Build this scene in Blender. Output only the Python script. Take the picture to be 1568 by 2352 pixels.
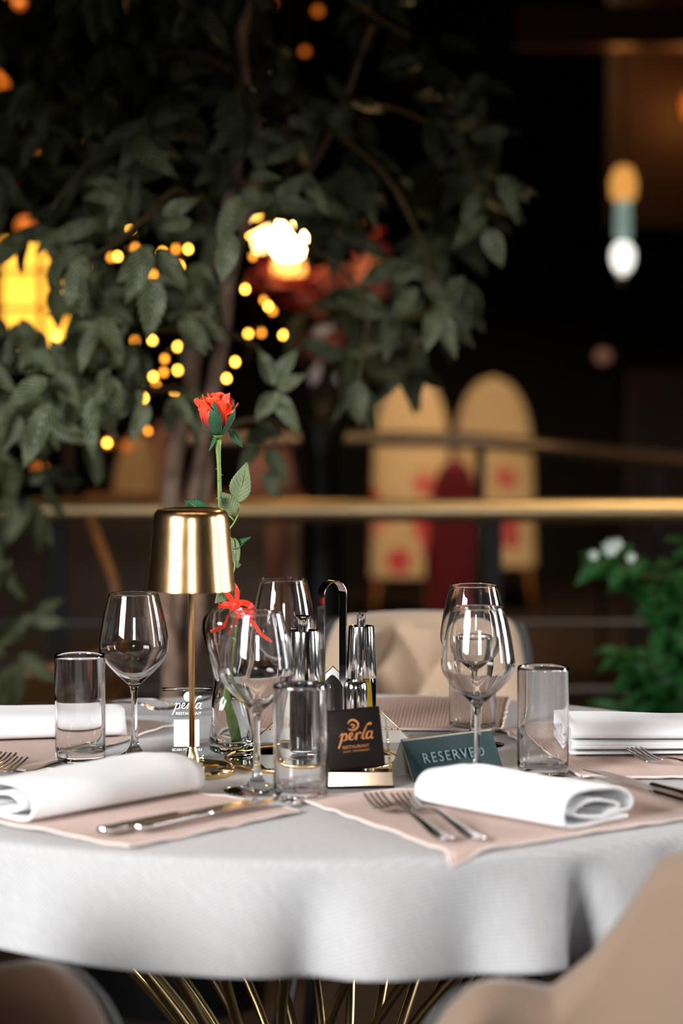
import bpy, bmesh, math, random
from math import sin, cos, pi, radians, sqrt, exp
from mathutils import Vector, Matrix, Euler, noise
random.seed(7)
C = bpy.context.scene
COL = C.collection
for o in list(bpy.data.objects): bpy.data.objects.remove(o)

# ------------------------------------------------------------ camera, exposure
F = 5553.0; PITCH = math.atan((1176-820)/F); T = .76; CZ = T+.518
cam_d = bpy.data.cameras.new('camera'); cam = bpy.data.objects.new('camera', cam_d); COL.objects.link(cam)
cam_d.sensor_fit = 'HORIZONTAL'; cam_d.sensor_width = 24; cam_d.lens = F*24/1568
cam.location = (0, 0, CZ); cam.rotation_euler = (pi/2-PITCH, 0, 0)
cam_d.clip_start = .05; cam_d.clip_end = 60
cam_d.dof.use_dof = True; cam_d.dof.focus_distance = 3.15; cam_d.dof.aperture_fstop = 2.5
C.camera = cam
C.view_settings.view_transform = 'Standard'; C.view_settings.look = 'None'
C.view_settings.gamma = 1; C.view_settings.use_curve_mapping = False; C.view_settings.exposure = 0.12

w = bpy.data.worlds.new('world'); C.world = w; w.use_nodes = True
w.node_tree.nodes['Background'].inputs[0].default_value = (.6, .65, .7, 1)
w.node_tree.nodes['Background'].inputs[1].default_value = .004

def area(name, loc, target, sx, sy, power, color, spread=180):
    l = bpy.data.lights.new(name, 'AREA'); l.shape = 'RECTANGLE'; l.size = sx; l.size_y = sy
    l.energy = power; l.color = color; l.spread = radians(spread)
    o = bpy.data.objects.new(name, l); COL.objects.link(o); o.location = loc
    d = Vector(target)-Vector(loc); o.rotation_euler = d.to_track_quat('-Z', 'Y').to_euler()
    return o
def point(name, loc, power, color, r=.05):
    l = bpy.data.lights.new(name, 'POINT'); l.energy = power; l.color = color; l.shadow_soft_size = r
    o = bpy.data.objects.new(name, l); COL.objects.link(o); o.location = loc; return o
DAY = (.97, .98, 1.0)
area('daylight_left', (-3.35, .0, 2.25), (-.02, 3.2, .90), 2.5, 1.15, 78, DAY, 64)
area('daylight_front', (.55, -4.3, 2.75), (0, 3.2, .8), 1.0, 1.1, 14, DAY, 60)
area('daylight_right', (4.2, 2.0, 1.8), (.2, 3.1, .8), .4, 1.7, 8, DAY, 80)
area('daylight_far_right', (4.3, 4.3, 1.6), (.1, 3.0, .85), .9, 1.7, 11, DAY, 30)
WARM = (1, .58, .24)
area('ceiling_spot_light', (1.0, 5.6, 3.2), (0, 3.6, .8), .25, .25, 2.5, WARM, 80)
for lx, ly in ((-.75, 2.3), (.0, 2.2), (.8, 2.35)):
    area('downlight', (lx, ly, 3.35), (lx, ly, 0), .07, .07, 1.3, (1, .66, .36))
area('added_rim_highlight_light', (0, 2.6, 3.3), (0, 2.6, 0), 2.6, .05, 8, (1, .80, .58))  # added strip, draws bright highlight lines along the glass rims
area('rail_spot_light', (1.3, 5.5, 3.3), (.5, 6.4, .7), .5, .2, 7, (1, .75, .45), 80)
area('dining_spot_light', (.6, 9.4, 3.3), (.6, 11.4, .5), .6, .3, 15, (1, .72, .42), 70)
area('dining_spot_light', (-1.2, 7.0, 3.3), (-.9, 8.8, .8), .4, .3, 7, (1, .72, .45), 80)

# ------------------------------------------------------------ projection of the photograph onto the place
def ray(px, py):
    vx = (px-784)/F; vy = -(py-1176)/F
    return Vector((vx, cos(PITCH)+vy*sin(PITCH), -sin(PITCH)+vy*cos(PITCH)))
def tab(px, py, z=T):            # point of the table plane
    r = ray(px, py); t = (z-CZ)/r.z; return Vector((r.x*t, r.y*t, z))
def at(px, py, d):               # point at distance d into the room
    r = ray(px, py); t = d/r.y; return Vector((r.x*t, d, CZ+r.z*t))

# ------------------------------------------------------------ materials
def nt(name):
    m = bpy.data.materials.new(name); m.use_nodes = True
    return m, m.node_tree.nodes, m.node_tree.links, m.node_tree.nodes['Principled BSDF']
def M(name, col, rough=.5, metal=0, spec=.5, trans=0, ior=1.45, emit=None, es=0, noise_s=0, noise_a=.15, bump=0, bump_s=200, sheen=0, coat=0, aniso=0):
    m, n, l, b = nt(name)
    b.inputs['Base Color'].default_value = (*col, 1); b.inputs['Roughness'].default_value = rough
    b.inputs['Metallic'].default_value = metal; b.inputs['Specular IOR Level'].default_value = spec
    b.inputs['Transmission Weight'].default_value = trans; b.inputs['IOR'].default_value = ior
    b.inputs['Sheen Weight'].default_value = sheen; b.inputs['Coat Weight'].default_value = coat
    if emit: b.inputs['Emission Color'].default_value = (*emit, 1); b.inputs['Emission Strength'].default_value = es
    tc = n.new('ShaderNodeTexCoord')
    if noise_s:
        t = n.new('ShaderNodeTexNoise'); t.inputs['Scale'].default_value = noise_s; t.inputs['Detail'].default_value = 4
        l.new(tc.outputs['Object'], t.inputs['Vector'])
        r = n.new('ShaderNodeValToRGB')
        r.color_ramp.elements[0].position = .3; r.color_ramp.elements[1].position = .7
        r.color_ramp.elements[0].color = (*[c*(1-noise_a) for c in col], 1); r.color_ramp.elements[1].color = (*[min(1, c*(1+noise_a)) for c in col], 1)
        l.new(t.outputs['Fac'], r.inputs[0]); l.new(r.outputs[0], b.inputs['Base Color'])
    if bump:
        t = n.new('ShaderNodeTexNoise'); t.inputs['Scale'].default_value = bump_s; l.new(tc.outputs['Object'], t.inputs['Vector'])
        bp = n.new('ShaderNodeBump'); bp.inputs['Strength'].default_value = bump; bp.inputs['Distance'].default_value = .002
        l.new(t.outputs['Fac'], bp.inputs['Height']); l.new(bp.outputs[0], b.inputs['Normal'])
    return m
def weave(name, c1, c2, sx, sy, bump=.4, rough=.85, dist=.0006, rib=None):
    m, n, l, b = nt(name); b.inputs['Roughness'].default_value = rough; b.inputs['Specular IOR Level'].default_value = .25
    b.inputs['Sheen Weight'].default_value = .15
    tc = n.new('ShaderNodeTexCoord')
    ws = []
    for d, s in (('X', sx), ('Y', sy)):
        wv = n.new('ShaderNodeTexWave'); wv.bands_direction = d; wv.inputs['Scale'].default_value = s; wv.inputs['Distortion'].default_value = 1.2
        wv.inputs['Detail'].default_value = 2; wv.inputs['Detail Scale'].default_value = 1.5
        l.new(tc.outputs['UV'], wv.inputs['Vector']); ws.append(wv)
    mx = n.new('ShaderNodeMath'); mx.operation = 'MULTIPLY'; l.new(ws[0].outputs['Fac'], mx.inputs[0]); l.new(ws[1].outputs['Fac'], mx.inputs[1])
    mpn = n.new('ShaderNodeMapping'); mpn.inputs['Scale'].default_value = (700, 40, 1); l.new(tc.outputs['UV'], mpn.inputs[0])
    no = n.new('ShaderNodeTexNoise'); no.inputs['Scale'].default_value = 1; l.new(mpn.outputs[0], no.inputs['Vector'])
    ad = n.new('ShaderNodeMath'); ad.operation = 'ADD'; l.new(mx.outputs[0], ad.inputs[0]); l.new(no.outputs['Fac'], ad.inputs[1])
    r = n.new('ShaderNodeValToRGB'); r.color_ramp.elements[0].color = (*c1, 1); r.color_ramp.elements[1].color = (*c2, 1)
    r.color_ramp.elements[0].position = .3; r.color_ramp.elements[1].position = 1.1
    l.new(ad.outputs[0], r.inputs[0]); l.new(r.outputs[0], b.inputs['Base Color'])
    bp = n.new('ShaderNodeBump'); bp.inputs['Strength'].default_value = bump; bp.inputs['Distance'].default_value = dist
    l.new(mx.outputs[0], bp.inputs['Height']); l.new(bp.outputs[0], b.inputs['Normal'])
    return m
def streaky(name, col, rough, scale=60, amt=.12):   # turned metal: fine streaks running up the part
    m, n, l, b = nt(name); b.inputs['Base Color'].default_value = (*col, 1); b.inputs['Metallic'].default_value = 1
    tc = n.new('ShaderNodeTexCoord'); mp = n.new('ShaderNodeMapping'); mp.inputs['Scale'].default_value = (1, 1, .02)
    l.new(tc.outputs['Object'], mp.inputs[0]); t = n.new('ShaderNodeTexNoise'); t.inputs['Scale'].default_value = scale*8
    l.new(mp.outputs[0], t.inputs['Vector']); mr = n.new('ShaderNodeMapRange')
    mr.inputs[3].default_value = rough-amt*.5; mr.inputs[4].default_value = rough+amt*.5
    l.new(t.outputs['Fac'], mr.inputs[0]); l.new(mr.outputs[0], b.inputs['Roughness'])
    return m
def leafmat(name, c1, c2, rough=.38, bs=.5):
    m, n, l, b = nt(name); b.inputs['Roughness'].default_value = rough
    tc = n.new('ShaderNodeTexCoord'); wv = n.new('ShaderNodeTexWave'); wv.wave_type = 'BANDS'; wv.bands_direction = 'Y'
    # side veins: V-shaped bands from the midrib (uv.x is across, uv.y is along)
    sp = n.new('ShaderNodeSeparateXYZ'); l.new(tc.outputs['UV'], sp.inputs[0])
    sb = n.new('ShaderNodeMath'); sb.operation = 'SUBTRACT'; l.new(sp.outputs[0], sb.inputs[0]); sb.inputs[1].default_value = .5
    ab = n.new('ShaderNodeMath'); ab.operation = 'ABSOLUTE'; l.new(sb.outputs[0], ab.inputs[0])
    mu = n.new('ShaderNodeMath'); mu.operation = 'MULTIPLY_ADD'; l.new(ab.outputs[0], mu.inputs[0]); mu.inputs[1].default_value = -.6; l.new(sp.outputs[1], mu.inputs[2])
    cb = n.new('ShaderNodeCombineXYZ'); l.new(mu.outputs[0], cb.inputs[1])
    l.new(cb.outputs[0], wv.inputs['Vector']); wv.inputs['Scale'].default_value = 2.6; wv.inputs['Distortion'].default_value = .5
    no = n.new('ShaderNodeTexNoise'); no.inputs['Scale'].default_value = 40; l.new(tc.outputs['Object'], no.inputs['Vector'])
    mm = n.new('ShaderNodeMath'); mm.operation = 'MULTIPLY'; l.new(wv.outputs['Fac'], mm.inputs[0]); l.new(no.outputs['Fac'], mm.inputs[1])
    r = n.new('ShaderNodeValToRGB'); r.color_ramp.elements[0].position = .1; r.color_ramp.elements[1].position = .55
    r.color_ramp.elements[0].color = (*c1, 1); r.color_ramp.elements[1].color = (*c2, 1)
    l.new(mm.outputs[0], r.inputs[0]); l.new(r.outputs[0], b.inputs['Base Color'])
    bp = n.new('ShaderNodeBump'); bp.inputs['Strength'].default_value = bs; bp.inputs['Distance'].default_value = .002
    l.new(wv.outputs['Fac'], bp.inputs['Height']); l.new(bp.outputs[0], b.inputs['Normal'])
    b.inputs['Specular IOR Level'].default_value = .32
    return m
def floral(name):
    m, n, l, b = nt(name); b.inputs['Roughness'].default_value = .8
    tc = n.new('ShaderNodeTexCoord')
    v = n.new('ShaderNodeTexVoronoi'); v.inputs['Scale'].default_value = 8.5; l.new(tc.outputs['Object'], v.inputs['Vector'])
    sp = n.new('ShaderNodeSeparateColor'); l.new(v.outputs['Color'], sp.inputs[0])
    r = n.new('ShaderNodeValToRGB'); cr = r.color_ramp; cr.interpolation = 'CONSTANT'
    cr.elements[0].color = (.62, .45, .27, 1); cr.elements[1].position = .33; cr.elements[1].color = (.55, .06, .07, 1)
    for p, c in ((.56, (.75, .3, .22)), (.72, (.6, .44, .26)), (.86, (.45, .02, .06)), (.93, (.62, .42, .12))):
        e = cr.elements.new(p); e.color = (*c, 1)
    l.new(sp.outputs[0], r.inputs[0])
    # blooms only on the lower half of the cover
    s2 = n.new('ShaderNodeSeparateXYZ'); l.new(tc.outputs['Object'], s2.inputs[0])
    mr = n.new('ShaderNodeMapRange'); mr.inputs[1].default_value = .80; mr.inputs[2].default_value = .66; l.new(s2.outputs[2], mr.inputs[0])
    di = n.new('ShaderNodeMapRange'); di.inputs[1].default_value = .62; di.inputs[2].default_value = .45; l.new(v.outputs['Distance'], di.inputs[0])
    mu = n.new('ShaderNodeMath'); mu.operation = 'MULTIPLY'; l.new(mr.outputs[0], mu.inputs[0]); l.new(di.outputs[0], mu.inputs[1])
    mx = n.new('ShaderNodeMix'); mx.data_type = 'RGBA'; mx.inputs[6].default_value = (.66, .48, .29, 1)
    l.new(mu.outputs[0], mx.inputs[0]); l.new(r.outputs[0], mx.inputs[7]); l.new(mx.outputs[2], b.inputs['Base Color'])
    return m
def wood(name, c1, c2, rough=.45, axis=(1, 14, 14)):
    m, n, l, b = nt(name); b.inputs['Roughness'].default_value = rough
    tc = n.new('ShaderNodeTexCoord'); mp = n.new('ShaderNodeMapping'); mp.inputs['Scale'].default_value = axis; l.new(tc.outputs['Object'], mp.inputs[0])
    t = n.new('ShaderNodeTexNoise'); t.inputs['Scale'].default_value = 4; t.inputs['Detail'].default_value = 6; l.new(mp.outputs[0], t.inputs['Vector'])
    r = n.new('ShaderNodeValToRGB'); r.color_ramp.elements[0].color = (*c1, 1); r.color_ramp.elements[1].color = (*c2, 1)
    r.color_ramp.elements[0].position = .3; r.color_ramp.elements[1].position = .7
    l.new(t.outputs['Fac'], r.inputs[0]); l.new(r.outputs[0], b.inputs['Base Color']); return m
def petalmat():
    m, n, l, b = nt('rose_petal'); b.inputs['Roughness'].default_value = .55; b.inputs['Sheen Weight'].default_value = .1
    tc = n.new('ShaderNodeTexCoord'); sp = n.new('ShaderNodeSeparateXYZ'); l.new(tc.outputs['UV'], sp.inputs[0])
    r = n.new('ShaderNodeValToRGB'); cr = r.color_ramp; cr.elements[0].color = (.13, .006, .02, 1); cr.elements[1].color = (.95, .06, .006, 1)
    cr.elements[0].position = .25; cr.elements[1].position = .78
    l.new(sp.outputs[1], r.inputs[0]); l.new(r.outputs[0], b.inputs['Base Color'])
    mp = n.new('ShaderNodeMapping'); mp.inputs['Scale'].default_value = (30, 2, 1); l.new(tc.outputs['UV'], mp.inputs[0])
    t = n.new('ShaderNodeTexNoise'); t.inputs['Scale'].default_value = 1; l.new(mp.outputs[0], t.inputs['Vector'])
    bp = n.new('ShaderNodeBump'); bp.inputs['Strength'].default_value = .5; bp.inputs['Distance'].default_value = .001
    l.new(t.outputs['Fac'], bp.inputs['Height']); l.new(bp.outputs[0], b.inputs['Normal']); return m

GLASS = M('clear_glass', (1, 1, 1), 0.0, trans=1, ior=1.5)
ACRYL = M('clear_acrylic', (.98, 1, 1), .02, trans=1, ior=1.3)
WATER = M('water', (.97, 1, .98), 0, trans=1, ior=1.33)
OIL = M('olive_oil', (.85, .56, .02), .05, trans=.45, ior=1.4)
VINEGAR = M('dark_vinegar', (.012, .008, .008), .15)
CHROME = streaky('chrome', (.86, .85, .84), .10, amt=.06)
STEEL = M('cutlery_steel', (.72, .70, .68), .16, 1)
BRASS = streaky('brushed_brass', (.84, .50, .23), .22, amt=.10)
BRASSP = M('polished_brass', (.85, .62, .30), .12, 1)
GOLD = M('gold_rim', (.85, .58, .24), .2, 1)
MIRROR = M('mirror', (.92, .92, .92), .01, 1)
BRONZEM = M('bronze_mirror', (.42, .30, .21), .08, 1)
CLOTH = weave('linen_tablecloth', (.32, .312, .31), (.50, .49, .485), 105, 70, .9)
MAT = weave('placemat_weave', (.42, .28, .22), (.64, .46, .39), 130, 75, .9, dist=.0012)
MATB = weave('light_browned_placemat_weave', (.36, .20, .13), (.60, .38, .28), 62, 120, .9, dist=.002)  # browner than the other mats: the far mat's light is in its colour
HEM = M('placemat_hem', (.66, .55, .50), .8, bump=.6, bump_s=300)
NAPKIN = M('white_cotton', (.78, .775, .775), .85, spec=.2, sheen=.2, bump=.25, bump_s=900)
PAPER = M('white_paper', (.85, .84, .81), .6)
LEATHER = M('brown_leather', (.012, .006, .004), .5, spec=.2, bump=.35, bump_s=500)
COPPERINK = M('copper_lettering', (.50, .19, .05), .45, .5)
TEAL = M('dark_teal_plastic', (.004, .027, .031), .38, spec=.35)
TEALIN = M('beige_board', (.50, .46, .38), .6)
TEALINK = M('embossed_lettering', (.30, .40, .41), .25, .4)
WHITEINK = M('white_print', (.9, .92, .92), .5)
RIBBON = M('red_satin', (.85, .035, .01), .3, sheen=.3)
STEMM = M('rose_stem', (.16, .26, .05), .45, noise_s=80)
SEPAL = leafmat('rose_sepal', (.025, .075, .035), (.035, .11, .05), .5, bs=.12)
RLEAF = leafmat('rose_leaf', (.11, .14, .065), (.16, .20, .10), .65, bs=.15)
PETAL = petalmat()
BEIGE = M('beige_velvet', (.52, .37, .25), .8, sheen=.5, spec=.2, bump=.2, bump_s=250)
DIMBEIGE = M('dimmed_beige_velvet', (.21, .145, .10), .8, sheen=.3, spec=.2, bump=.2, bump_s=250)  # darker copy of the beige velvet, dimness put into the colour
SHADEDV = M('shaded_velvet', (.07, .034, .019), .8, sheen=.3, spec=.2)  # same velvet as the right near chair, shade put into its colour
DARKF = M('dark_grey_velvet', (.035, .04, .038), .8, sheen=.3)
DARKM = M('dark_metal', (.02, .02, .02), .4, .8)
LEAF = leafmat('fig_leaf', (.012, .018, .005), (.185, .205, .095), .38)
GLEAF = leafmat('bright_leaf', (.006, .045, .006), (.02, .12, .016), .5)
BARK = M('grey_bark', (.30, .19, .13), .8, noise_s=25, noise_a=.4, bump=.8, bump_s=60)
TWIG = M('twig', (.10, .07, .03), .7)
FLORAL = floral('floral_upholstery')
TANF = M('tan_upholstery', (.50, .33, .18), .8, noise_s=6, noise_a=.2)
PINKF = M('pink_upholstery', (.45, .22, .17), .8)
BENCHF = M('brown_bench_fabric', (.07, .048, .037), .8, noise_s=5, noise_a=.3)
WOODD = wood('dark_wood', (.03, .015, .008), (.07, .032, .015))
WOODO = wood('orange_wood', (.22, .08, .025), (.35, .13, .04))
FLOORM = wood('floor_boards', (.022, .013, .009), (.045, .026, .018), .55)
WALLM = M('dark_wall', (.009, .007, .006), .8, noise_s=2, noise_a=.3)
WALLW = M('dark_wainscot', (.035, .02, .012), .6, noise_s=2, noise_a=.3)
CEILM = M('dark_ceiling', (.012, .010, .009), .9, noise_s=2)
FRAMEM = M('window_frame', (.03, .03, .03), .4)

# ------------------------------------------------------------ mesh helpers
class MB:
    def __init__(s): s.v = []; s.f = []; s.uv = {}
    def add(s, vs, fs, uvs=None):
        o = len(s.v); s.v += [Vector(p) for p in vs]
        for f in fs: s.f.append([o+i for i in f])
        if uvs:
            for i, u in enumerate(uvs): s.uv[o+i] = u
    def grid(s, g, uvs=None, cu=False, cv=False):       # g[i][j] points
        n, m = len(g), len(g[0]); vs = [p for r in g for p in r]; fs = []
        for i in range(n if cu else n-1):
            for j in range(m if cv else m-1):
                a = i*m+j; b = i*m+(j+1) % m; c = ((i+1) % n)*m+(j+1) % m; d = ((i+1) % n)*m+j
                fs.append([a, b, c, d])
        s.add(vs, fs, uvs or [(i/max(1, n-1), j/max(1, m-1)) for i in range(n) for j in range(m)])
    def box(s, x0, x1, y0, y1, z0, z1):
        vs = [(x, y, z) for x in (x0, x1) for y in (y0, y1) for z in (z0, z1)]
        s.add(vs, [[0, 1, 3, 2], [4, 6, 7, 5], [0, 4, 5, 1], [2, 3, 7, 6], [0, 2, 6, 4], [1, 5, 7, 3]])
    def lathe(s, prof, seg=64, c=(0, 0, 0), lobes=None, cap=True, off=None):
        g = []
        for r, z in prof:
            ox, oy = off(z) if off else (0, 0); row = []
            for k in range(seg):
                a = 2*pi*k/seg; rr = r*(lobes(a, z) if lobes else 1)
                row.append(Vector((c[0]+ox+rr*cos(a), c[1]+oy+rr*sin(a), c[2]+z)))
            g.append(row)
        base = len(s.v); s.grid(g, cv=True)
        if cap:
            n = len(prof)
            if prof[0][0] > 1e-5: s.f.append([base+k for k in range(seg)][::-1])
            if prof[-1][0] > 1e-5: s.f.append([base+(n-1)*seg+k for k in range(seg)])
    def tube(s, pts, rad, seg=10, cap=True):
        pts = [Vector(p) for p in pts]; n = len(pts); g = []
        rs = rad if isinstance(rad, (list, tuple)) else [rad]*n
        up = Vector((.13, .21, .97)); prev = None
        for i, p in enumerate(pts):
            d = (pts[min(i+1, n-1)]-pts[max(i-1, 0)]).normalized()
            if prev is None: a = d.cross(up); a = a.normalized() if a.length > 1e-4 else Vector((1, 0, 0))
            else: a = (prev-d*prev.dot(d)).normalized()
            prev = a; b = d.cross(a)
            g.append([p+(a*cos(2*pi*k/seg)+b*sin(2*pi*k/seg))*rs[i] for k in range(seg)])
        base = len(s.v); s.grid(g, cv=True)
        if cap: s.f.append([base+k for k in range(seg)][::-1]); s.f.append([base+(n-1)*seg+k for k in range(seg)])
    def build(s, name, mat, parent=None, smooth=True, origin=None, bevel=0, sub=0, solid=0, loc=None, auto=None):
        me = bpy.data.meshes.new(name); og = Vector(origin) if origin is not None else Vector((0, 0, 0))
        me.from_pydata([tuple(p-og) for p in s.v], [], s.f)
        if s.uv:
            uvl = me.uv_layers.new(name='UVMap')
            for lp in me.loops: uvl.data[lp.index].uv = s.uv.get(lp.vertex_index, (0, 0))
        bm = bmesh.new(); bm.from_mesh(me); bmesh.ops.remove_doubles(bm, verts=bm.verts, dist=1e-6)
        bmesh.ops.recalc_face_normals(bm, faces=bm.faces); bm.to_mesh(me); bm.free()
        for p in me.polygons: p.use_smooth = smooth
        if auto is not None: me.set_sharp_from_angle(angle=radians(auto))
        me.materials.append(mat); o = bpy.data.objects.new(name, me); COL.objects.link(o)
        if parent: o.parent = parent
        if loc is not None: o.location = loc
        if bevel:
            b = o.modifiers.new('bevel', 'BEVEL'); b.width = bevel; b.segments = 3; b.limit_method = 'ANGLE'
        if solid:
            b = o.modifiers.new('solid', 'SOLIDIFY'); b.thickness = solid; b.offset = 0
        if sub:
            b = o.modifiers.new('sub', 'SUBSURF'); b.levels = sub; b.render_levels = sub
        return o
def tag(o, label=None, cat=None, group=None, kind=None):
    if label: o['label'] = label
    if cat: o['category'] = cat
    if group: o['group'] = group
    if kind: o['kind'] = kind
    return o
def thing(name, label, cat, loc=(0, 0, 0), rz=0, group=None):
    o = bpy.data.objects.new(name, None); COL.objects.link(o); o.empty_display_size = .05
    o.location = loc; o.rotation_euler = (0, 0, rz); return tag(o, label, cat, group)
def struct(o): o['kind'] = 'structure'; return o
def kids(o): return [c for c in bpy.data.objects if c.parent == o]
def dup(o, loc, rz, label):
    r = o.copy(); COL.objects.link(r); r.location = loc; r.rotation_euler = (0, 0, rz); r['label'] = label
    for ch in kids(o):
        c = ch.copy(); COL.objects.link(c); c.parent = r
        for g in kids(ch): d = g.copy(); COL.objects.link(d); d.parent = c
    return r
def catmull(pts, k=8):
    pts = [Vector(p) for p in pts]; out = []
    P = [pts[0]*2-pts[1]]+pts+[pts[-1]*2-pts[-2]]
    for i in range(1, len(P)-2):
        for j in range(k):
            t = j/k; a, b, c, d = P[i-1], P[i], P[i+1], P[i+2]
            out.append(.5*((2*b)+(c-a)*t+(2*a-5*b+4*c-d)*t*t+(3*b-a-3*c+d)*t**3))
    out.append(pts[-1]); return out
def interp(tbl, x):
    if x <= tbl[0][0]: return tbl[0][1]
    for (a, b), (c, d) in zip(tbl, tbl[1:]):
        if x <= c: return b+(d-b)*(x-a)/(c-a)
    return tbl[-1][1]
def sstep(t): t = max(0, min(1, t)); return t*t*(3-2*t)
def text(name, body, size, mat, parent, loc, rot, shear=0, extrude=.0002, spacing=1, align='CENTER', sx=1):
    cu = bpy.data.curves.new(name, 'FONT'); cu.body = body; cu.size = size; cu.extrude = extrude; cu.shear = shear
    cu.space_character = spacing; cu.align_x = align; cu.align_y = 'CENTER'
    tmp = bpy.data.objects.new(name+'_t', cu); COL.objects.link(tmp); bpy.context.view_layer.update()
    me = bpy.data.meshes.new_from_object(tmp.evaluated_get(bpy.context.evaluated_depsgraph_get())); bpy.data.objects.remove(tmp)
    me.name = name; me.materials.clear(); me.materials.append(mat)
    o = bpy.data.objects.new(name, me); COL.objects.link(o); o.parent = parent; o.location = loc; o.rotation_euler = rot; o.scale = (sx, 1, 1); return o
def strokes(lines, sc, cx, cy, mb, z=0, wk=1):   # pen strokes in a plane: x right, y up; (x, y, half width)
    for ln in lines:
        pts = catmull([(x, y, hw) for x, y, hw in ln], 5); g = []
        for i, p in enumerate(pts):
            a, b = pts[max(i-1, 0)], pts[min(i+1, len(pts)-1)]; d = Vector((b.x-a.x, b.y-a.y)); d = d.normalized() if d.length > 1e-6 else Vector((1, 0))
            nx, ny = -d.y, d.x; hw = max(p.z*wk, .4)
            L = ((p.x+nx*hw-cx)*sc, -(p.y+ny*hw-cy)*sc); R = ((p.x-nx*hw-cx)*sc, -(p.y-ny*hw-cy)*sc)
            g.append([Vector((L[0], L[1], z)), Vector((R[0], R[1], z)), Vector((R[0], R[1], z+.0003)), Vector((L[0], L[1], z+.0003))])
        mb.grid(g, cv=True)
PERLA = [  # the word drawn as pen strokes, coordinates measured on the sign
    [(446, 752, 3), (470, 724, 6), (492, 716, 8)], [(488, 716, 8), (470, 780, 12), (446, 840, 12), (424, 884, 13)],
    [(476, 760, 5), (505, 728, 7), (528, 726, 10), (530, 760, 12), (508, 796, 8), (478, 800, 4)], [(508, 796, 4), (540, 790, 4), (562, 772, 4)],
    [(560, 772, 4), (592, 752, 7), (600, 726, 9), (578, 722, 9), (560, 756, 12), (566, 790, 11), (592, 796, 6), (622, 768, 4)],
    [(622, 768, 4), (646, 730, 5), (656, 722, 8)], [(656, 722, 9), (644, 765, 12), (630, 802, 12)], [(640, 770, 5), (668, 732, 6), (692, 722, 10), (694, 740, 9)],
    [(694, 790, 5), (725, 740, 5), (770, 655, 6), (800, 626, 8), (828, 626, 9), (822, 642, 7), (790, 640, 4)], [(770, 655, 8), (735, 720, 12), (712, 775, 12), (722, 800, 9), (750, 782, 4)],
    [(822, 730, 8), (796, 718, 8), (768, 744, 12), (758, 786, 12), (778, 800, 8), (808, 768, 5), (834, 714, 8)], [(834, 714, 9), (820, 756, 11), (810, 790, 11), (826, 802, 6), (840, 790, 4)]]
SWIRL = [[(556, 612, 5), (586, 578, 12), (628, 572, 14), (668, 600, 13), (676, 640, 12), (650, 676, 12), (612, 690, 10), (574, 680, 8), (558, 664, 4)],
         [(584, 632, 5), (606, 622, 9), (628, 634, 11), (622, 656, 10), (600, 662, 6)]]

# ------------------------------------------------------------ the room
m = MB(); m.box(-3.6, 4.6, -4.6, 14.1, -.1, 0); struct(m.build('floor', FLOORM, smooth=False))
PLASTER = M('pale_plaster', (.62, .60, .57), .8, noise_s=3, noise_a=.05)
m = MB(); m.box(-3.6, 4.6, -4.6, 14.1, 3.5, 3.6); struct(m.build('ceiling', CEILM, smooth=False))
m = MB(); m.box(-3.6, 4.6, -4.6, 1.9, 3.47, 3.5); struct(m.build('ceiling_front', PLASTER, smooth=False))
m = MB(); m.box(4.55, 4.6, -4.6, 1.9, 0, 3.47); struct(m.build('trim_5', PLASTER, smooth=False))
m = MB(); m.box(-3.7, -3.6, -4.6, 14.1, -.1, 3.6); struct(m.build('wall_left', WALLM, smooth=False))
m = MB(); m.box(4.6, 4.7, -4.6, 14.1, -.1, 3.6); struct(m.build('wall_right', WALLM, smooth=False))
m = MB(); m.box(-3.6, 4.6, 14.1, 14.2, -.1, 3.6); struct(m.build('wall_back', WALLM, smooth=False))
m = MB(); m.box(-3.6, 4.6, -4.7, -4.6, -.1, 3.6); struct(m.build('wall_front', PLASTER, smooth=False))
def window(name, cx, cy, cz, ang, wd, ht, nx, nz):
    m = MB(); t = .025
    for i in range(nx+1): x = -wd/2+wd*i/nx; m.box(x-t, x+t, -.02, .02, -ht/2, ht/2)
    for i in range(nz+1): z = -ht/2+ht*i/nz; m.box(-wd/2-t, wd/2+t, -.02, .02, z-t, z+t)
    o = m.build(name, FRAMEM, smooth=False); o.location = (cx, cy, cz); o.rotation_euler = (0, 0, ang); struct(o)
window('window_1', -3.5, .0, 2.25, pi/2, 2.9, 1.5, 3, 1)
window('window_2', .55, -4.5, 2.75, 0, 1.4, 1.4, 2, 2)
window('window_3', 4.5, 2.0, 1.8, pi/2, .9, 2.1, 1, 1)
window('window_4', 4.45, 4.3, 1.6, pi/2, 1.2, 1.9, 1, 1)

m = MB(); m.box(-3.6, 4.6, 2.90, 3.02, 1.75, 3.5); struct(m.build('added_shade_soffit', WALLM, smooth=False))   # soffit added out of view to shade the upper leaves

# ------------------------------------------------------------ table with cloth
TC = Vector((-.03, 3.088, 0)); R = .615
tb = thing('dining_table', 'round dining table on a pedestal of brass rods under the grey cloth', 'table', (TC.x, TC.y, 0))
m = MB(); m.lathe([(R-.03, T-.032), (R-.008, T-.028), (R-.006, T-.010), (R-.012, T-.004)], 96); m.build('table_top', WOODD, tb, auto=40)
m = MB(); m.lathe([(.30, 0), (.30, .012), (.29, .016)], 64); m.build('base_plate', DARKM, tb, auto=40)
NR = 24; RODB = M('dark_brass_rod', (.32, .23, .11), .3, 1)
for k in range(NR):
    a = 2*pi*(k+.35)/NR; pts = []
    for i in range(25):
        z = .014+(T-.034-.014)*i/24; r = .08+(.26*((z-.2)/.4)**1.6 if z > .2 else .234*((.2-z)/.3)**1.6); u = (z-.2)/.4
        aa = a+.35*u
        pts.append((r*cos(aa), r*sin(aa), z))
    m = MB(); m.tube(pts, .0062, 10); m.build('leg', RODB, tb)
m = MB(); g = []; uvs = []
NA = 360
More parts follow.
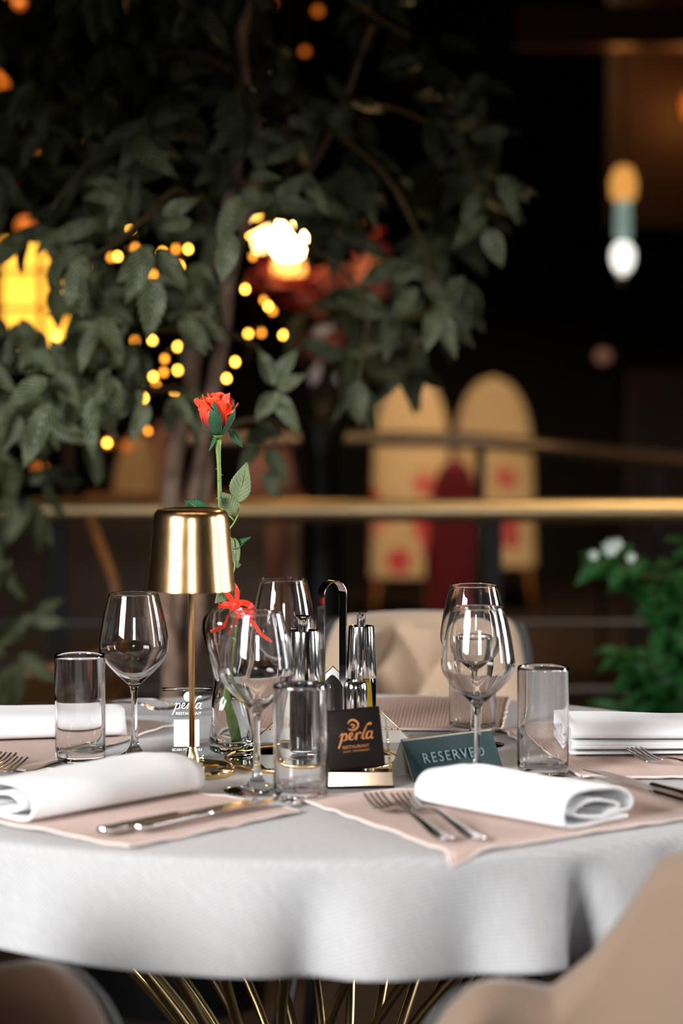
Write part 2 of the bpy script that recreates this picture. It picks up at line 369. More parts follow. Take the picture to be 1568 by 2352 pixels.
ring = [(.0001, 0), (.1, 0), (.2, 0), (.3, 0), (.4, 0), (.5, 0), (.56, 0), (R-.006, 0), (R-.001, .0012), (R+.0025, .004), (R+.005, .009)]
DROP = .118
for i in range(1, 19): ring.append((None, .009+(DROP-.009)*i/18))
def foldf(a):   # a measured from the side facing the camera, positive to the right
    f = 0
    for c, wdt, am in ((-.30, .17, 1.2), (.0, .05, -1.1), (.10, .09, 1.0), (.27, .05, -.5), (.38, .07, .9), (.475, .035, -1.6), (.57, .06, 1.1), (.66, .035, -1.5), (.76, .08, 1.2), (.9, .05, -1), (-.95, .1, -.9), (-.7, .1, -.7), (-.12, .09, .7)):
        f += am*exp(-((a-c)/wdt)**2)
    if abs(a) > 1.1: f += .8*sin(a*11)
    return f
for j, (r, dz) in enumerate(ring):
    row = []
    for k in range(NA):
        th = 2*pi*k/NA; a = (th+pi/2+pi) % (2*pi)-pi
        if r is None:
            s = (dz-.009)/(DROP-.009)
            rr = R+.006+.016*s+.026*foldf(a)*s**.9; z = T-(dz+s*(.006*sin(a*3+.4)-.004*foldf(a)))
        else: rr = r; z = T-dz+(.0006*noise.noise(Vector((r*9*cos(th), r*9*sin(th), 0))) if r < .59 else 0)
        p = Vector((rr*cos(th), rr*sin(th), z)); row.append(p)
        L = (rr if r is not None else R)+ (dz if dz > .01 else 0)
        uvs.append((L*cos(th-.35), L*sin(th-.35)))
    g.append(row)
m.grid(g, uvs, cv=True)
cl = m.build('tablecloth', CLOTH, loc=(TC.x, TC.y, 0), solid=.0012)
tag(cl, 'light grey linen tablecloth draped over the round table', 'tablecloth')

# ------------------------------------------------------------ placemats
def mat(c, label, mt, seed):   # c: four table-plane corners, in order
    rnd = random.Random(seed); c = [Vector((p[0], p[1], 0)) for p in c]; ctr = sum(c, Vector())/4
    m = MB(); g = []; uvs = []; N, K = 60, 44
    l1 = (c[1]-c[0]).length; l2 = (c[3]-c[0]).length
    rim = MB(); edge = []
    def pos(u, v):
        p = (c[0]*(1-u)+c[1]*u)*(1-v)+(c[3]*(1-u)+c[2]*u)*v
        e = min(u*l1, (1-u)*l1, v*l2, (1-v)*l2); wv = max(0, 1-e/.02)
        p = p+Vector((noise.noise(p*38+Vector((seed, 0, 0))), noise.noise(p*38+Vector((0, seed, 5))), 0))*.0035*wv
        z = .0042+.0022*noise.noise(p*26+Vector((seed, 3, 1)))*wv
        q = p-Vector((TC.x, TC.y, 0)); over = q.length-(R-.004)
        if over > 0: q = q.normalized()*(R-.004+.013*(1-exp(-over/.013))); z -= max(0, over-.004)*.95; p = q+Vector((TC.x, TC.y, 0))
        return Vector((p.x, p.y, T+max(z, -.06)))
    for i in range(N+1):
        row = []
        for j in range(K+1):
            u, v = i/N, j/K; row.append(pos(u, v)); uvs.append((u*l1, v*l2))
        g.append(row)
    m.grid(g, uvs)
    o = thing('placemat', label, 'placemat', (ctr.x, ctr.y, T), 0, 'woven placemats round the table')
    org = Vector((ctr.x, ctr.y, T)); m.build('woven_mat', mt, o, origin=org, solid=.0022)
    e = [pos(i/N, 0) for i in range(N)]+[pos(1, j/K) for j in range(K)]+[pos(1-i/N, 1) for i in range(N)]+[pos(0, 1-j/K) for j in range(K)]
    e.append(e[0]); rim.tube([p+Vector((0, 0, .0004)) for p in e], .0019, 6, cap=False); rim.build('hem', HEM, o, origin=org)
    return o
def quad(B, Cc, dirv, L):
    B = Vector(B[:2]); Cc = Vector(Cc[:2]); d = Vector(dirv).normalized()*L; return [B, Cc, Cc+d, B+d]
mat(quad(tab(300, 1955), tab(692, 1870), (-.759, .652), .42), 'pinkish woven placemat at the front left under the two table knives', MAT, 1)
mat([tab(682, 1842)[:2], tab(1046, 1971)[:2], (.470, 2.735), (.262, 2.925)], 'pinkish woven placemat at the front right under two forks', MAT, 2)
mat([tab(62, 1779)[:2], tab(402, 1668)[:2], (-.51, 3.505), (-.68, 3.13)], 'woven placemat at the far left under tumbler and napkin', MAT, 3)
mat([tab(1335, 1792)[:2], tab(1142, 1679)[:2], (.53, 3.38), (.56, 2.93)], 'woven placemat at the far right under the flat folded napkin', MAT, 4)
mat([tab(535, 1683)[:2], tab(1152, 1683)[:2], tab(1166, 1609)[:2], tab(562, 1606)[:2]], 'ribbed placemat, coloured browner for its light, on the far side before the tufted chair', MATB, 5)

# ------------------------------------------------------------ napkins
def napkin(pos, ang, W, L, H, label, flip=1, flat=False, taper=.0):
    if flat:
        path = [(.004, .004), (W*.5, .004), (W-.004, .004), (W, .007), (W-.004, .010), (W*.5, .010), (.008, .010), (.002, .014), (.008, .018), (W*.5, .019),
                (W-.006, .019), (W, .019+(H-.019)*.5), (W-.008, H), (W*.5, H), (.02, H), (.004, H-.008), (.006, .024), (.03, .0235), (W*.6, .025)]
    else:
        path = [(W*.93, .0035), (W*.5, .0025), (.012, .003), (.0, H*.30), (.004, H*.72), (.022, H*.97), (W*.5, H), (W-.028, H*.93), (W-.004, H*.62), (W-.006, H*.30),
                (W-.03, .0105), (W*.5, .0085), (W*.22, .013), (W*.17, H*.5), (W*.36, H*.70), (W*.62, H*.62), (W*.80, H*.42), (W*.62, H*.30)]
    pts = catmull([(a, b, 0) for a, b in path], 6); n = len(pts); th = .0012 if flat else .0016
    m = MB(); NY = 26; rnd = random.Random(int(pos[0]*1000))
    ph = rnd.random()*6
    g = []
    for j in range(NY+1):
        v = j/NY; y = v*L; row = []; a_ = []; b_ = []
        ssx = 1-taper*v+.012*sin(v*5+ph); ssz = 1-.18*taper*4*v+.05*sin(v*3.3+ph*2)-.10*sstep((v-.85)/.15)
        for i, p in enumerate(pts):
            d = (pts[min(i+1, n-1)]-pts[max(i-1, 0)]).normalized(); nn = Vector((-d.y, d.x, 0))*th
            for q, lst in ((p+nn, a_), (p-nn, b_)):
                x = (q.x-W/2)*ssx+W/2; z = max(.0004, q.y*ssz+.0012*noise.noise(Vector((x*30, y*18, ph)))*(q.y/H))
                e = .004*noise.noise(Vector((x*25, i*.05, ph))) if v in (0, 1) else 0
                lst.append(Vector((x*flip, y+e, z)))
        g.append(a_+b_[::-1])
    m.grid(g, cv=True)
    b0 = 0; K = 2*n
    for jj in (0, NY):
        for i in range(n-1): m.f.append([jj*K+i, jj*K+i+1, jj*K+K-2-i, jj*K+K-1-i])
    o = m.build('napkin', NAPKIN, loc=(pos[0], pos[1], T+.0065)); o.rotation_euler = (0, 0, ang)
    return tag(o, label, 'napkin', 'white cotton napkins folded at each place')
# front right: near end towards the right
p0 = tab(1292, 1924); p1 = tab(968, 1862); d = (p1-p0); napkin(p0, math.atan2(d.y, d.x)-pi/2, .118, .225, .040, 'white rolled napkin at the front right beside the two forks', 1)
p0 = tab(72, 1906); p1 = tab(446, 1836); d = (p1-p0); napkin(p0, math.atan2(d.y, d.x)-pi/2, .105, .262, .042, 'white rolled napkin at the front left, before the lamp', -1)
p0 = tab(292, 1704); p1 = tab(-40, 1716); d = (p1-p0); napkin(p0, math.atan2(d.y, d.x)-pi/2, .12, .26, .034, 'white folded napkin at the far left behind the tumbler', 1)
p0 = tab(1312, 1751); p1 = tab(1640, 1748); d = (p1-p0); napkin(p0, math.atan2(d.y, d.x)-pi/2, .12, .26, .040, 'white flat folded napkin at the far right, stacked layers showing', -1, True)
for o in bpy.data.objects:
    if o.name.startswith('napkin') and 'far' in o['label']: pass

# ------------------------------------------------------------ glassware
def wine_glass():
    o = thing('wine_glass', '', 'wine glass', (0, 0, 0), 0, 'stemmed wine glasses on the table')
    out = [(.0003, 0), (.030, .0002), (.0395, .0008), (.0408, .0016), (.0395, .0026), (.026, .0055), (.013, .0105), (.0068, .018), (.0046, .030), (.0041, .05), (.0041, .078), (.0046, .090), (.0065, .0965),
           (.0115, .1012), (.0185, .1075), (.0270, .1155), (.0350, .1240), (.0410, .1325), (.0440, .1400), (.0449, .1465), (.0445, .153), (.0430, .164), (.0404, .179), (.0368, .196), (.0330, .2105), (.0318, .2150)]
    inn = [(.0310, .2155), (.0304, .2148), (.0318, .2105), (.0357, .196), (.0393, .179), (.0419, .164), (.0434, .153), (.0438, .1465), (.0429, .1405), (.0399, .1333), (.0339, .125), (.0258, .1167), (.0172, .109), (.0098, .1040), (.0045, .1015), (.0001, .1008)]
    pr = [(q.x, q.y) for q in catmull([(a, b, 0) for a, b in out], 3)]+[(q.x, q.y) for q in catmull([(a, b, 0) for a, b in inn], 3)]
    pr = [(max(1e-6, a), b) for a, b in pr]
    m = MB(); m.lathe(pr, 96, cap=False); m.build('bowl_and_stem', GLASS, o)
    return o
def tumbler():
    o = thing('water_tumbler', '', 'tumbler', (0, 0, 0), 0, 'straight water tumblers on the table')
    pr = [(1e-6, .001), (.026, .001), (.029, .0002), (.0310, .0012), (.0315, .004), (.0318, .02), (.0320, .08), (.0322, .132), (.0320, .1345), (.0312, .1360), (.0303, .1350), (.0300, .132), (.0298, .08), (.0296, .02), (.0288, .0145), (.026, .0118), (.015, .0108), (1e-6, .0105)]
    m = MB(); m.lathe(pr, 80, cap=False); m.build('glass_body', GLASS, o, auto=60); return o
wg = wine_glass(); EPS = .0008
spots = [((309, 1747), 'wine glass on the left between tumbler and brass lamp'), ((590, 1820), 'wine glass in front of the glass vase, nearest the camera at centre'),
         ((650, 1692), 'wine glass behind the red ribbon bow, left of the cruet handle'), ((1096, 1800), 'front one of the two overlapping wine glasses, before the reserved sign'),
         ((1087, 1714), 'rear one of the two overlapping wine glasses on the right')]
def put(o, px, lab, fn, first):
    p = tab(*px); p.z += .0066 if fn else EPS
    if first: o.location = p; o['label'] = lab; return o
    return dup(o, p, 0, lab)
for i, (px, lab) in enumerate(spots): put(wg, px, lab, False, i == 0)
tu = tumbler()
for i, (px, lab, onm) in enumerate([((185, 1759), 'empty water tumbler at the far left in front of a napkin', True), ((690, 1838), 'blurry empty tumbler at centre, left of the brown leather holder', False),
                         ((1246, 1783), 'empty water tumbler at the right before the white flat napkin', False), ((1084, 1688), 'empty tumbler behind the two overlapping wine glasses', False)]): put(tu, px, lab, onm, i == 0)

# ------------------------------------------------------------ brass lamp
p = tab(441, 1783); lp = thing('table_lamp', 'cordless brass table lamp with a tapered shade and slim pole', 'lamp', (p.x, p.y, T+EPS))
m = MB(); m.lathe([(.0505, 0), (.0520, .001), (.0525, .003), (.0525, .0085), (.0515, .0102), (.0495, .0106), (.048, .0098), (1e-6, .0098)], 96); b = m.build('base', BRASSP, lp, auto=50)
b.location = (.0, .012, 0)
m = MB(); m.lathe([(.0105, .0098), (.0110, .013), (.0095, .022), (.0058, .034), (.0052, .036), (1e-6, .036)], 48); m.build('collar', BRASSP, lp, auto=50)
m = MB(); m.lathe([(.0036, .030), (.0036, .245), (.0036, .29)], 32); m.build('pole', BRASS, lp)
S = .231
pr = [(.0540, S), (.0547, S+.0006), (.0545, S+.003), (.0530, S+.012), (.0475, S+.078), (.0458, S+.0905), (.0445, S+.0955), (.0415, S+.0990), (.036, S+.1003), (.0345, S+.0995), (1e-6, S+.0992)]
pin = [(1e-6, S+.0975), (.036, S+.0975), (.0430, S+.093), (.0445, S+.088), (.0460, S+.078), (.0515, S+.012), (.0530, S+.001), (.0540, S)]
m = MB(); m.lathe(pr+pin, 96, cap=False); m.build('lamp_shade', BRASS, lp, auto=50)

# ------------------------------------------------------------ acrylic sign with white print
p = tab(430, 1757); sg = thing('acrylic_menu_sign', 'clear acrylic tent sign with white printing behind the lamp pole', 'sign', (p.x, p.y, T+EPS), radians(3))
W2 = .032; Hs = .095; D2 = .026
for nm, s in (('front_panel', -1), ('back_panel', 1)):
    m = MB(); g = []
    for i in range(9):
        v = i/8; wd = W2-(.004*(1-v*8) if v < .125 else 0)
        y = s*(D2*(1-v)+.0012); z = Hs*v
        g.append([Vector((-wd, y-.0009, z)), Vector((wd, y-.0009, z)), Vector((wd, y+.0009, z)), Vector((-wd, y+.0009, z))])
    m.grid(g, cv=True); m.f.append([0, 1, 2, 3]); m.f.append([32, 33, 34, 35]); m.build(nm, ACRYL, sg, smooth=False)
m = MB(); m.tube([(-W2, 0, Hs+.0012), (W2, 0, Hs+.0012)], .0024, 12); m.build('top_fold', ACRYL, sg)
tl = math.atan2(D2, Hs); rotf = (pi/2-tl, 0, 0)
def onf(x, v): return (x, -(D2*(1-v)+.0012)-.0013, Hs*v)
pr_ = MB(); strokes(PERLA, .036/400, 630, 760, pr_, wk=.6); o = pr_.build('logo', WHITEINK, sg, smooth=False); o.location = onf(.0, .80); o.rotation_euler = rotf
m = MB(); m.lathe([(.0062, 0), (.0062, .0003)], 32); o = m.build('logo_disc', WHITEINK, sg, smooth=False); o.location = onf(.002, .92); o.rotation_euler = rotf
text('print_line', 'RESTAURANT', .0052, WHITEINK, sg, onf(.002, .70), rotf, extrude=.0001)
m = MB(); m.box(-.0165, .0155, -.017, .017, 0, .0003); o = m.build('white_print_panel', WHITEINK, sg, smooth=False); o.location = onf(0, .45); o.rotation_euler = rotf
text('print_line', 'SCAN FOR MENU', .0048, WHITEINK, sg, onf(0, .235), rotf, extrude=.0001)
text('print_line', 'Nikšić', .015, WHITEINK, sg, onf(0, .10), rotf, shear=.35, extrude=.0001)
m = MB(); m.box(-.018, .018, -.0006, .0006, 0, .0003); o = m.build('underline', WHITEINK, sg, smooth=False); o.location = onf(0, .035); o.rotation_euler = rotf

# ------------------------------------------------------------ vase, rose, ribbon
pv = tab(531, 1728); SC = 1753.0
tbl = [(1737, 488, 577), (1725, 484, 580), (1690, 482, 581), (1640, 483, 577), (1600, 490, 570), (1570, 494, 571), (1530, 484, 581), (1490, 469, 588), (1450, 465, 590), (1425, 470, 586), (1408, 490, 566), (1398, 502, 552), (1385, 505, 549), (1374, 504, 550), (1369, 500, 554), (1363, 500, 554)]
prof = [((1737-y)/SC, (r-l)/2/SC, ((l+r)/2-531)/SC) for y, l, r in tbl]
prof = [(q.x, q.y, q.z) for q in catmull(prof, 4)]
zt = [(a, c) for a, b, c in prof]
vs = thing('bud_vase', 'clear wavy glass bottle vase holding the red rose', 'vase', (pv.x, pv.y, T+EPS))
offv = lambda z: (interp(zt, z), 0)
lob = lambda a, z: 1+(.05*cos(4*(a+z*16))+.025*cos(2*a+z*60))*sstep((.165-z)/.03)
vprof = [(1e-6, .0008)]+[(b*.92, a+.0002) if a < .002 else (b, a) for a, b, c in prof]
vinn = [(b-.0030, a) for a, b, c in prof[::-1] if a > .012]+[(.03, .010), (1e-6, .009)]
m = MB(); m.lathe(vprof+vinn, 72, lobes=lob, off=offv, cap=False); m.build('glass_body', GLASS, vs)
rz = [(a, b) for a, b, c in prof]
WL = .071
wp = [(1e-6, .0098), (.029, .0108)]+[(interp(rz, z)-.0034, z) for z in (.014, .02, .03, .04, .05, .06, WL-.001)]+[(interp(rz, WL)-.0042, WL), (1e-6, WL)]
m = MB(); m.lathe(wp, 64, lobes=lob, off=offv, cap=False); m.build('water', WATER, vs)
# rose
pb = Vector((pv.x, pv.y, T+.0135)); dr = pv.y
rp = [at(541, 1700, dr-.006), at(530, 1640, dr), at(520, 1600, dr+.002), at(522, 1540, dr), at(527, 1480, dr), at(531, 1420, dr), at(531, 1370, dr), at(522, 1290, dr-.003), at(512, 1220, dr-.004), at(505, 1150, dr-.006), at(503, 1080, dr-.008), at(500, 1010, dr-.01)]
rs = thing('red_rose', 'single red rose with serrated green leaves standing in the vase', 'rose', pb)
sp = catmull(rp, 6); n = len(sp)
m = MB(); m.tube(sp, [.0062 if i < 6 else (.0052 if i < 14 else .0028) if i < n-6 else .0028+.0022*((i-(n-6))/5)**2 for i in range(n)], 12); m.build('stem', STEMM, rs, origin=pb)
def dirpx(a, b, da, db): return at(*a, da), at(*b, db)
for k in range(14):
    q = sp[int(n*.76)+k % 12]; a = k*2.4; m = MB()
    v = Vector((cos(a), sin(a), -.2)); q = q+Vector((0, 0, .001*k)); m.tube([q+v*.002, q+v*.0044, q+v*.0056+Vector((0, 0, -.0006))], [.0009, .0004, .0001], 6); m.build('thorn', STEMM, rs, origin=pb)
def leaf_mb(mb, base, tip, wd, nrm, curl=.15, fold=.25, serr=0, n=10, k=4, shape=None):
    base, tip = Vector(base), Vector(tip); ax = tip-base; L = ax.length; ax.normalize(); nrm = Vector(nrm); nrm = (nrm-ax*nrm.dot(ax))
    nrm = nrm.normalized() if nrm.length > 1e-4 else ax.orthogonal().normalized(); side = ax.cross(nrm); g = []; uvs = []
    for i in range(n+1):
        t = i/n; hw = wd/2*(sin(pi*min(1, t**.78))**.85 if 0 < t < 1 else 0)*(1-.25*t) + .0002
        if serr: hw *= 1+serr*(i % 2)
        row = []
        for j in range(-k, k+1):
            s = j/k; p = base+ax*(t*L)+side*(s*hw)+nrm*(abs(s)*hw*fold*2-curl*L*(t-.3)**2+.02*L*sin(t*9+s*2))
            row.append(p); uvs.append(((s+1)/2, t))
        g.append(row)
    mb.grid(g, uvs)
# bloom
rc = at(500, 1000, dr-.01); bl = bpy.data.objects.new('bloom', None); COL.objects.link(bl); bl.parent = rs; bl.location = rc-pb; bl.rotation_euler = (radians(4), radians(-2), 0)
def petal(ang, R0, H, span, lip, ragged, seed, open_=0.0):
    m = MB(); g = []; uvs = []; NV, NU = 16, 15
    for i in range(NV+1):
        v = i/NV; row = []
        rad = R0*(sin(min(1, v*1.35+.08)*pi/2)**.75)*(1-.10*sstep((v-.5)/.4))+lip*sstep((v-.72)/.28)**1.4+open_*v
        for j in range(NU+1):
            u = j/NU*2-1; a = ang+u*span/2*(sin(min(1, v*1.3+.12)*pi/2)**.5)*(1-.18*max(0, v-.75)*4*abs(u))
            zt_ = H*v*(1-.22*abs(u)**2.4*v)+.0012*noise.noise(Vector((u*3, v*2, seed)))*v*2+(ragged*noise.noise(Vector((u*9, 0, seed))) if v > .9 else 0)
            rr = rad+.0018*noise.noise(Vector((u*2.2, v*2.2, seed+9)))*v*2+lip*.5*abs(u)**3*sstep((v-.6)/.4)
            row.append(Vector((rr*cos(a), rr*sin(a), zt_))); uvs.append(((u+1)/2, v))
        g.append(row)
    m.grid(g, uvs); return m.build('petal', PETAL, bl, solid=.0005)
for k, (a, R0, H, spn, lip, rg) in enumerate([(-155, .0225, .050, 125, .0065, .003), (-70, .0205, .046, 115, .003, .002), (0, .0215, .041, 110, .0095, .001), (75, .0215, .050, 125, .004, .002), (150, .0215, .048, 120, .004, .003),
        (-110, .0165, .052, 130, .003, .002), (-20, .0165, .054, 140, .002, .002), (90, .0160, .054, 140, .001, .002), (180, .0165, .053, 130, .002, .002),
        (-60, .0110, .054, 170, .001, .001), (60, .0100, .0555, 180, .001, .001), (170, .0105, .055, 170, .001, .001), (0, .0055, .054, 330, 0, .001)]):
    petal(radians(a), R0, H, radians(spn), lip, rg, k*3.1)
m = MB(); m.lathe([(.0036, -.004), (.0065, .0), (.0080, .004), (.006, .008)], 24, cap=True); m.build('calyx', STEMM, bl)
for (a, L, wd, tilt, drop) in ((-95, .046, .0165, .16, 0), (-30, .046, .015, .62, 0), (-160, .020, .013, .9, 0), (-150, .020, .010, 1.9, 1), (40, .045, .015, .3, 0), (130, .03, .013, .8, 0)):
    m = MB(); a = radians(a); rad = Vector((cos(a), sin(a), 0))
    g = []; uvs = []
    for i in range(12):
        t = i/11; hw = wd/2*(sin(pi*(t*.80+.2))**.9)*(1+(.12 if i % 3 == 2 else 0)); row = []
        if drop: rr = .004+.010*t; z = .001-L*t
        elif tilt > .8: rr = .006+L*t*.75; z = .002+L*.45*t*t
        else: rr = .0075+.0165*sin(min(1, t*1.5)*pi/2)+.006*tilt*t; z = .001+L*t
        for j in range(-3, 4):
            s = j/3; tang = Vector((-sin(a), cos(a), 0)); row.append(rad*(rr-abs(s)*.0015)+tang*s*hw+Vector((0, 0, z))); uvs.append(((s+1)/2, t))
        g.append(row)
    m.grid(g, uvs); m.build('sepal', SEPAL, bl, solid=.0005)
def rleaf(b, t, wd, nrm, mt=RLEAF, d0=0, d1=0, stalk=None):
    m = MB(); B, Tp = at(*b, dr+d0), at(*t, dr+d1); leaf_mb(m, B, Tp, wd, nrm, curl=.1, fold=.12, serr=.07, n=26)
    lf = m.build('leaf', mt, rs, origin=pb, solid=.0004)
    s = MB(); s.tube([B, B.lerp(Tp, .5), B.lerp(Tp, .86)], [.0009, .0006, .0002], 6); s.build('midrib', STEMM, lf, origin=pb)
rleaf((546, 1153), (566, 1062), .031, (-.3, -1, .1), RLEAF, -.01, -.02)
rleaf((538, 1180), (506, 1130), .030, (.2, -1, .3), RLEAF, -.01, -.012)
rleaf((520, 1178), (505, 1140), .018, (-.6, -.5, .5), SEPAL, -.004, -.02)
rleaf((470, 1178), (424, 1146), .026, (0, -.6, .8), SEPAL, .005, .03)
rleaf((533, 1262), (574, 1232), .016, (-.2, -.5, .8), SEPAL, 0, .004)
rleaf((537, 1235), (543, 1305), .016, (-.2, -1, .2), RLEAF, 0, -.004)
rleaf((538, 1300), (553, 1296), .010, (0, -.8, .5), RLEAF, .01, .01)
rleaf((535, 1345), (494, 1385), .022, (0, -1, .3), RLEAF, .0, -.015)
rleaf((529, 985), (556, 1028), .012, (-.3, -1, .2), SEPAL, 0, .004)
for pts in ([(527, 1215), (540, 1196), (548, 1175), (548, 1155), (546, 1140)], [(538, 1196), (524, 1182), (512, 1172)], [(520, 1230), (534, 1240), (538, 1256)], [(528, 1330), (537, 1310), (540, 1290)]):
    m = MB(); m.tube(catmull([at(*q, dr-.004) for q in pts], 5), .0011, 8); m.build('leaf_stalk', STEMM, rs, origin=pb)
# ribbon
rb = thing('ribbon', 'red satin ribbon tied in a bow round the neck of the vase', 'ribbon', (pv.x, pv.y, T+.2))
def band(name, pts, wd, parent, mt, org, th=.0004, nrm=None, tw=0):
    pts = catmull(pts, 8); n = len(pts); g = []
    for i, p in enumerate(pts):
        d = (pts[min(i+1, n-1)]-pts[max(i-1, 0)]).normalized(); nn = Vector(nrm or (0, -1, 0)); nn = (nn-d*nn.dot(d)).normalized()
        sd = d.cross(nn); a = tw*i/n; s2 = sd*cos(a)+nn*sin(a); n2 = -sd*sin(a)+nn*cos(a); w_ = wd/2*(1 if i < n-2 else .75)
        g.append([p-s2*w_-n2*th, p+s2*w_-n2*th, p+s2*w_+n2*th, p-s2*w_+n2*th])
    m = MB(); m.grid(g, cv=True); m.f.append([0, 1, 2, 3]); e = (n-1)*4; m.f.append([e, e+1, e+2, e+3]); return m.build(name, mt, parent, origin=org, auto=40)
ro = Vector((pv.x, pv.y, T+.2)); nz = at(527, 1386, dr).z; ncx = at(527, 1386, dr).x
m = MB(); g = []
for k in range(40):
    a = 2*pi*k/40; g.append([Vector((ncx+r_*cos(a), dr+r_*sin(a), nz+z_+.001*sin(a))) for r_, z_ in ((.0137, -.005), (.0143, -.005), (.0143, .005), (.0137, .005))])
m.grid(g, cu=True, cv=True); m.build('neck_band', RIBBON, rb, origin=ro, auto=50)
kf = dr-.017
band('loop', [at(540, 1388, kf), at(524, 1366, kf-.004), at(515, 1352, kf-.006), at(513, 1340, kf-.002)], .0065, rb, RIBBON, ro)
band('loop', [at(541, 1388, kf), at(545, 1366, kf-.003), at(542, 1350, kf-.004), at(536, 1342, kf)], .0055, rb, RIBBON, ro, tw=.5)
band('loop', [at(540, 1392, kf), at(556, 1384, kf-.006), at(572, 1389, kf-.008), at(579, 1400, kf-.004), at(560, 1403, kf), at(541, 1395, kf)], .0085, rb, RIBBON, ro, nrm=(0, -.8, .6))
band('tail', [at(540, 1390, kf), at(533, 1408, kf-.006), at(521, 1430, kf-.010), at(503, 1444, kf-.012), at(483, 1451, kf-.012)], .0068, rb, RIBBON, ro, tw=.9)
band('tail', [at(542, 1392, kf), at(562, 1412, kf-.006), at(582, 1430, kf-.006), at(600, 1455, kf-.002), at(629, 1474, kf+.006)], .0062, rb, RIBBON, ro, tw=-.7)
m = MB(); m.lathe([(1e-6, -.006), (.005, -.0045), (.0062, 0), (.005, .0045), (1e-6, .006)], 20); o = m.build('knot', RIBBON, rb); o.location = at(541, 1389, kf)-ro

# ------------------------------------------------------------ mirrored tray with cruet set
pt = tab(717, 1748); RT = .1125
tr = thing('mirror_tray', 'round mirrored tray with a thin gold rim under the cruets', 'tray', (pt.x, pt.y, T+EPS))
m = MB(); m.lathe([(RT-.004, 0), (RT-.004, .0032), (1e-6, .0032)], 96); m.build('mirror', MIRROR, tr, auto=40)
m = MB(); m.lathe([(RT-.004, 0), (RT, 0), (RT+.0008, .001), (RT+.0006, .0052), (RT-.001, .006), (RT-.0034, .0054), (RT-.004, .0033)], 96, cap=False); m.build('rim', GOLD, tr)
TT = T+EPS+.0034
# caddy: plate, handle, napkin clamp
cx = at(763, 1700, 3.12).x; cy = 3.118
cd = thing('cruet_caddy', 'steel cruet stand with a tall looped strap handle', 'condiment caddy', (cx, cy, TT))
m = MB(); m.lathe([(.048, 0), (.050, .0008), (.050, .0022), (.048, .003)], 48, lobes=lambda a, z: 1+.12*abs(cos(a))); m.build('base_plate', CHROME, cd, auto=40)
hp = []; HW = .0165; HT = .226
for i in range(6): hp.append(Vector((-HW, 0, .003+(HT-.02-.003)*i/5)))
for i in range(1, 12): a = pi-pi*i/12; hp.append(Vector((HW*cos(a), 0, HT-.02+.0185*sin(a))))
for i in range(6): hp.append(Vector((HW, 0, HT-.02-(HT-.023)*i/5)))
g = []
rot = Matrix.Rotation(radians(32), 3, 'Z')
for i, p in enumerate(hp):
    d = (hp[min(i+1, len(hp)-1)]-hp[max(i-1, 0)]).normalized(); nn = Vector((0, 1, 0)).cross(d)
    g.append([rot @ (p+Vector((0, s*.0085, 0))+nn*t*.0009) for s, t in ((-1, -1), (1, -1), (1, 1), (-1, 1))])
m = MB(); m.grid(g, cv=True); m.build('handle', CHROME, cd, bevel=.0004, auto=40)
m = MB(); g = []
for i, (z, hw) in enumerate(((.003, .016), (.078, .016), (.086, .0155), (.096, .010), (.102, .004), (.104, .001))): g.append([Vector((-hw, -.0145, z)), Vector((hw, -.0145, z)), Vector((hw, -.0135, z)), Vector((-hw, -.0135, z))])
m.grid(g, cv=True); m.f.append([20, 21, 22, 23]); m.build('clip_plate', CHROME, cd, bevel=.0003, smooth=False)
m = MB(); m.lathe([(1e-6, 0), (.0022, .0004), (.0026, .0018), (.0016, .0034), (1e-6, .004)], 20); o = m.build('stud', CHROME, cd); o.location = (-.004, -.0145, .088); o.rotation_euler = (pi/2, 0, 0)
# triangular paper napkins clamped behind the plate
for k in range(4):
    ap = at(764+k*3, 1530+k*4, 3.15+k*.002); y = 3.150+k*.0024; zb = TT+.0085; hz = ap.z-zb; hw = .105-.002*k
    m = MB(); g = []
    for i in range(13):
        v = i/12; ww = hw*(1-v)+.0015
        g.append([Vector((ap.x-ww, y-.001, zb+hz*v)), Vector((ap.x+ww, y-.001, zb+hz*v)), Vector((ap.x+ww, y+.001, zb+hz*v)), Vector((ap.x-ww, y+.001, zb+hz*v))])
    m.grid(g, cv=True); m.f.append([0, 1, 2, 3]); m.f.append([48, 49, 50, 51])
    org = Vector((ap.x, y, zb)); o = thing('paper_napkin', 'white triangular paper napkin with gold edges, '+['front one, with a printed border', 'second one behind the printed one', 'third one from the cruets', 'rearmost, farthest from the cruets'][k], 'paper napkin', org, radians(0), 'triangular paper napkins in the caddy')
    m.build('paper_sheet', PAPER, o, origin=org, smooth=False)
    for s in (-1, 1):
        e = MB(); e.tube([(s*hw, -.0012, .001), (0, -.0012, hz)], .0007, 6); e.build('gold_edge', GOLD, o)
    if k == 0:
        e = MB()
        for i in range(44): e.box(-.088+i*.004, -.0855+i*.004, -.0016, -.0009, .0165, .0172+.0022*(i % 2)); e.box(-.088+i*.004, -.084+i*.004, -.0015, -.0009, .0205, .021)
        e.build('printed_border', COPPERINK, o, smooth=False)
